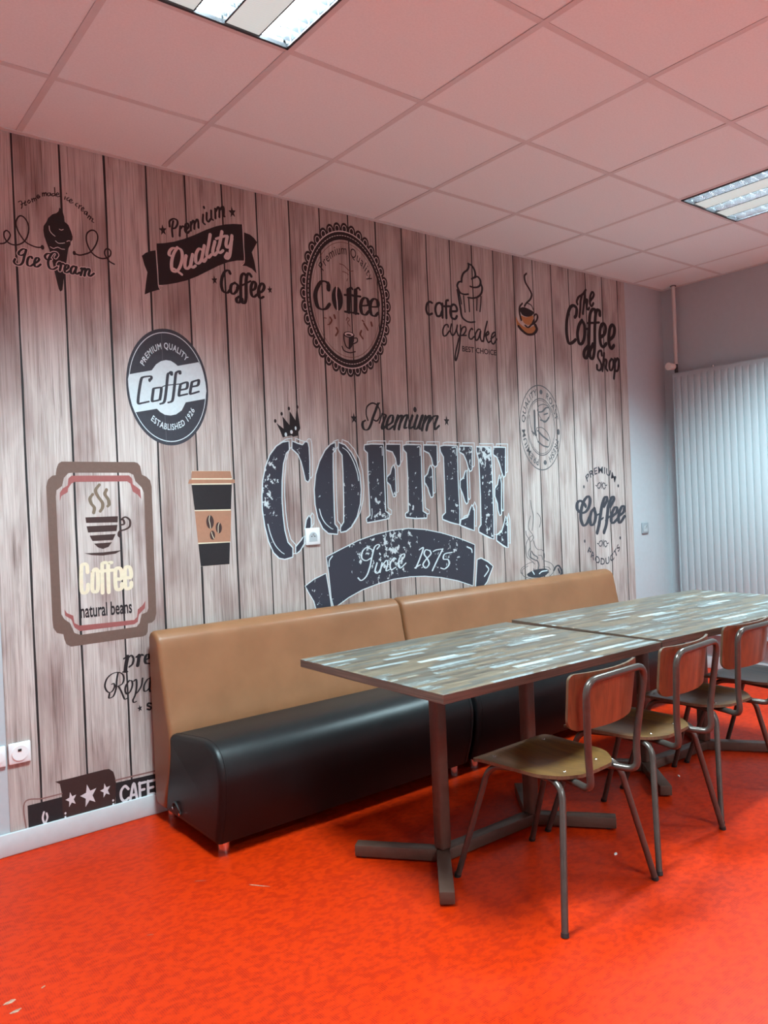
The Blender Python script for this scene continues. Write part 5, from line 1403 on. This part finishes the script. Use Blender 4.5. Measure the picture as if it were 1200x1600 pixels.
# ------------------------------------------------------------------ radiator with valve and pipe
def make_radiator():
    RY0, RY1, RZ0, RZ1, RX = -.120, -1.180, .264, 2.196, 5.330
    root = thing('radiator', 'tall white panel radiator with vertical ribs on the far wall', 'radiator', (RX + .04, (RY0 + RY1) / 2, 0))
    c = root.location
    W_ = RY0 - RY1; zc = (RZ0 + RZ1) / 2
    # pressed front sheet: flat rim, ribs between
    prof = [(0, 0), (.018, 0)]; n = 20; pitch = (W_ - .036) / n
    for k in range(n):
        u = .018 + pitch * k
        prof += [(u + pitch * .06, .006), (u + pitch * .16, .010), (u + pitch * .84, .010), (u + pitch * .94, .006), (u + pitch, 0)]
    prof += [(W_, 0)]
    bm = bmesh.new(); rows = []
    lv = [(RZ0, 0), (RZ0 + .03, 0), (RZ0 + .055, 1), (RZ1 - .055, 1), (RZ1 - .03, 0), (RZ1, 0)]
    for z, k in lv: rows.append([bm.verts.new((RX + .010 - d * k - c.x, RY0 - u - c.y, z)) for u, d in prof])
    for a, b in zip(rows, rows[1:]):
        for i in range(len(prof) - 1): bm.faces.new((a[i], a[i + 1], b[i + 1], b[i]))
    link('front_panel', bm_mesh(bm, 'front_panel', True, 25), 'radiator_enamel', root)
    for y in (RY0, RY1): boxo('side_cover', (RX + .050 - c.x, y - c.y, zc), (.080, .003, RZ1 - RZ0), 'radiator_enamel', root, 0, .001)
    boxo('top_grille', (RX + .050 - c.x, (RY0 + RY1) / 2 - c.y, RZ1), (.080, W_ + .003, .005), 'radiator_enamel', root, 0, .001)
    boxo('back_panel', (RX + .078 - c.x, (RY0 + RY1) / 2 - c.y, zc), (.008, W_ - .02, RZ1 - RZ0 - .02), 'radiator_enamel', root)
    boxo('bracket', (XC - .010 - c.x, (RY0 + RY1) / 2 - c.y, 1.2), (.026, .06, .9), 'radiator_enamel', root)
    bm = bmesh.new(); cyl(bm, (RX + .03 - c.x, -.43 - c.y, RZ1), (RX + .03 - c.x, -.43 - c.y, RZ1 + .016), .008, 12); link('vent_plug', bm_mesh(bm, 'vent'), 'chrome', root)
    vx, vy, vz = 5.372, -.135, 2.247
    bm = bmesh.new(); cyl(bm, (vx - c.x, vy - c.y, RZ1), (vx - c.x, vy - c.y, vz + .03), .013, 14); cyl(bm, (vx - c.x, vy - c.y, vz), (vx - .035 - c.x, vy + .004 - c.y, vz), .014, 14)
    vb = link('valve_body', bm_mesh(bm, 'valve', True, 40), 'dark_metal', root)
    bm = bmesh.new(); cyl(bm, (vx - .030 - c.x, vy + .004 - c.y, vz), (vx - .090 - c.x, vy + .010 - c.y, vz), .023, 20, .028); link('thermostat_head', bm_mesh(bm, 'head', True, 40), 'valve_plastic', vb)
    tubeo('pipe', [(vx - c.x, vy - c.y, vz + .02), (vx - c.x, vy - c.y, 2.5), (vx - c.x, vy - c.y, H)], .0135, 'pipe_paint', root, 12)
    bm = bmesh.new(); cyl(bm, (vx - c.x, vy - c.y, H - .006), (vx - c.x, vy - c.y, H - .002), .022, 20); link('pipe_rosette', bm_mesh(bm, 'rosette'), 'dark_metal', root)
make_radiator()

# ------------------------------------------------------------------ scraps on the floor
def scrap(x, y, s, a, label):
    bm = bmesh.new(); r = random.Random(int(x * 1000)); n = 7
    T_ = [bm.verts.new((s * (.7 + .5 * r.random()) * math.cos(2 * PI * k / n), s * .55 * (.7 + .5 * r.random()) * math.sin(2 * PI * k / n), .003 + .002 * r.random())) for k in range(n)]
    B_ = [bm.verts.new((v.co.x, v.co.y, 0)) for v in T_]
    bm.faces.new(T_); bm.faces.new(B_[::-1])
    for k in range(n): bm.faces.new((T_[k], B_[k], B_[(k + 1) % n], T_[(k + 1) % n]))
    o = link('paper_scrap', bm_mesh(bm, 'scrap'), 'paper', None, (x, y, 0)); o.rotation_euler = (0, 0, a); tag(o, label, 'paper scrap', 'white crumbs on the floor')
scrap(2.374, -1.600, .009, .4, 'tiny white crumb on the floor under the nearest chair')
scrap(3.247, -1.330, .008, 1.0, 'tiny white crumb on the floor beyond the longer table foot')

# worn spots and scratches in the floor covering
def worn_patch(x, y, s, a, k=.45):
    bm = bmesh.new(); r = random.Random(int(y * 1000)); n = 9
    bm.faces.new([bm.verts.new((s * (.6 + .6 * r.random()) * math.cos(2 * PI * i / n), k * s * (.6 + .6 * r.random()) * math.sin(2 * PI * i / n), 0)) for i in range(n)])
    o = link('worn_patch', bm_mesh(bm, 'worn_patch'), 'worn_backing', fl); o.location = Vector((x, y, .0006)) - fl.location; o.rotation_euler = (0, 0, a)
worn_patch(0.466, -1.007, 0.019, 0.3)
worn_patch(0.470, -1.061, 0.016, 0.1)
worn_patch(0.556, -0.998, 0.008, 0.6)
worn_patch(0.885, -0.945, 0.014, -0.49, .06)
worn_patch(1.157, -0.724, 0.020, -0.64, .06)
worn_patch(1.294, -0.901, 0.049, -0.94, .06)
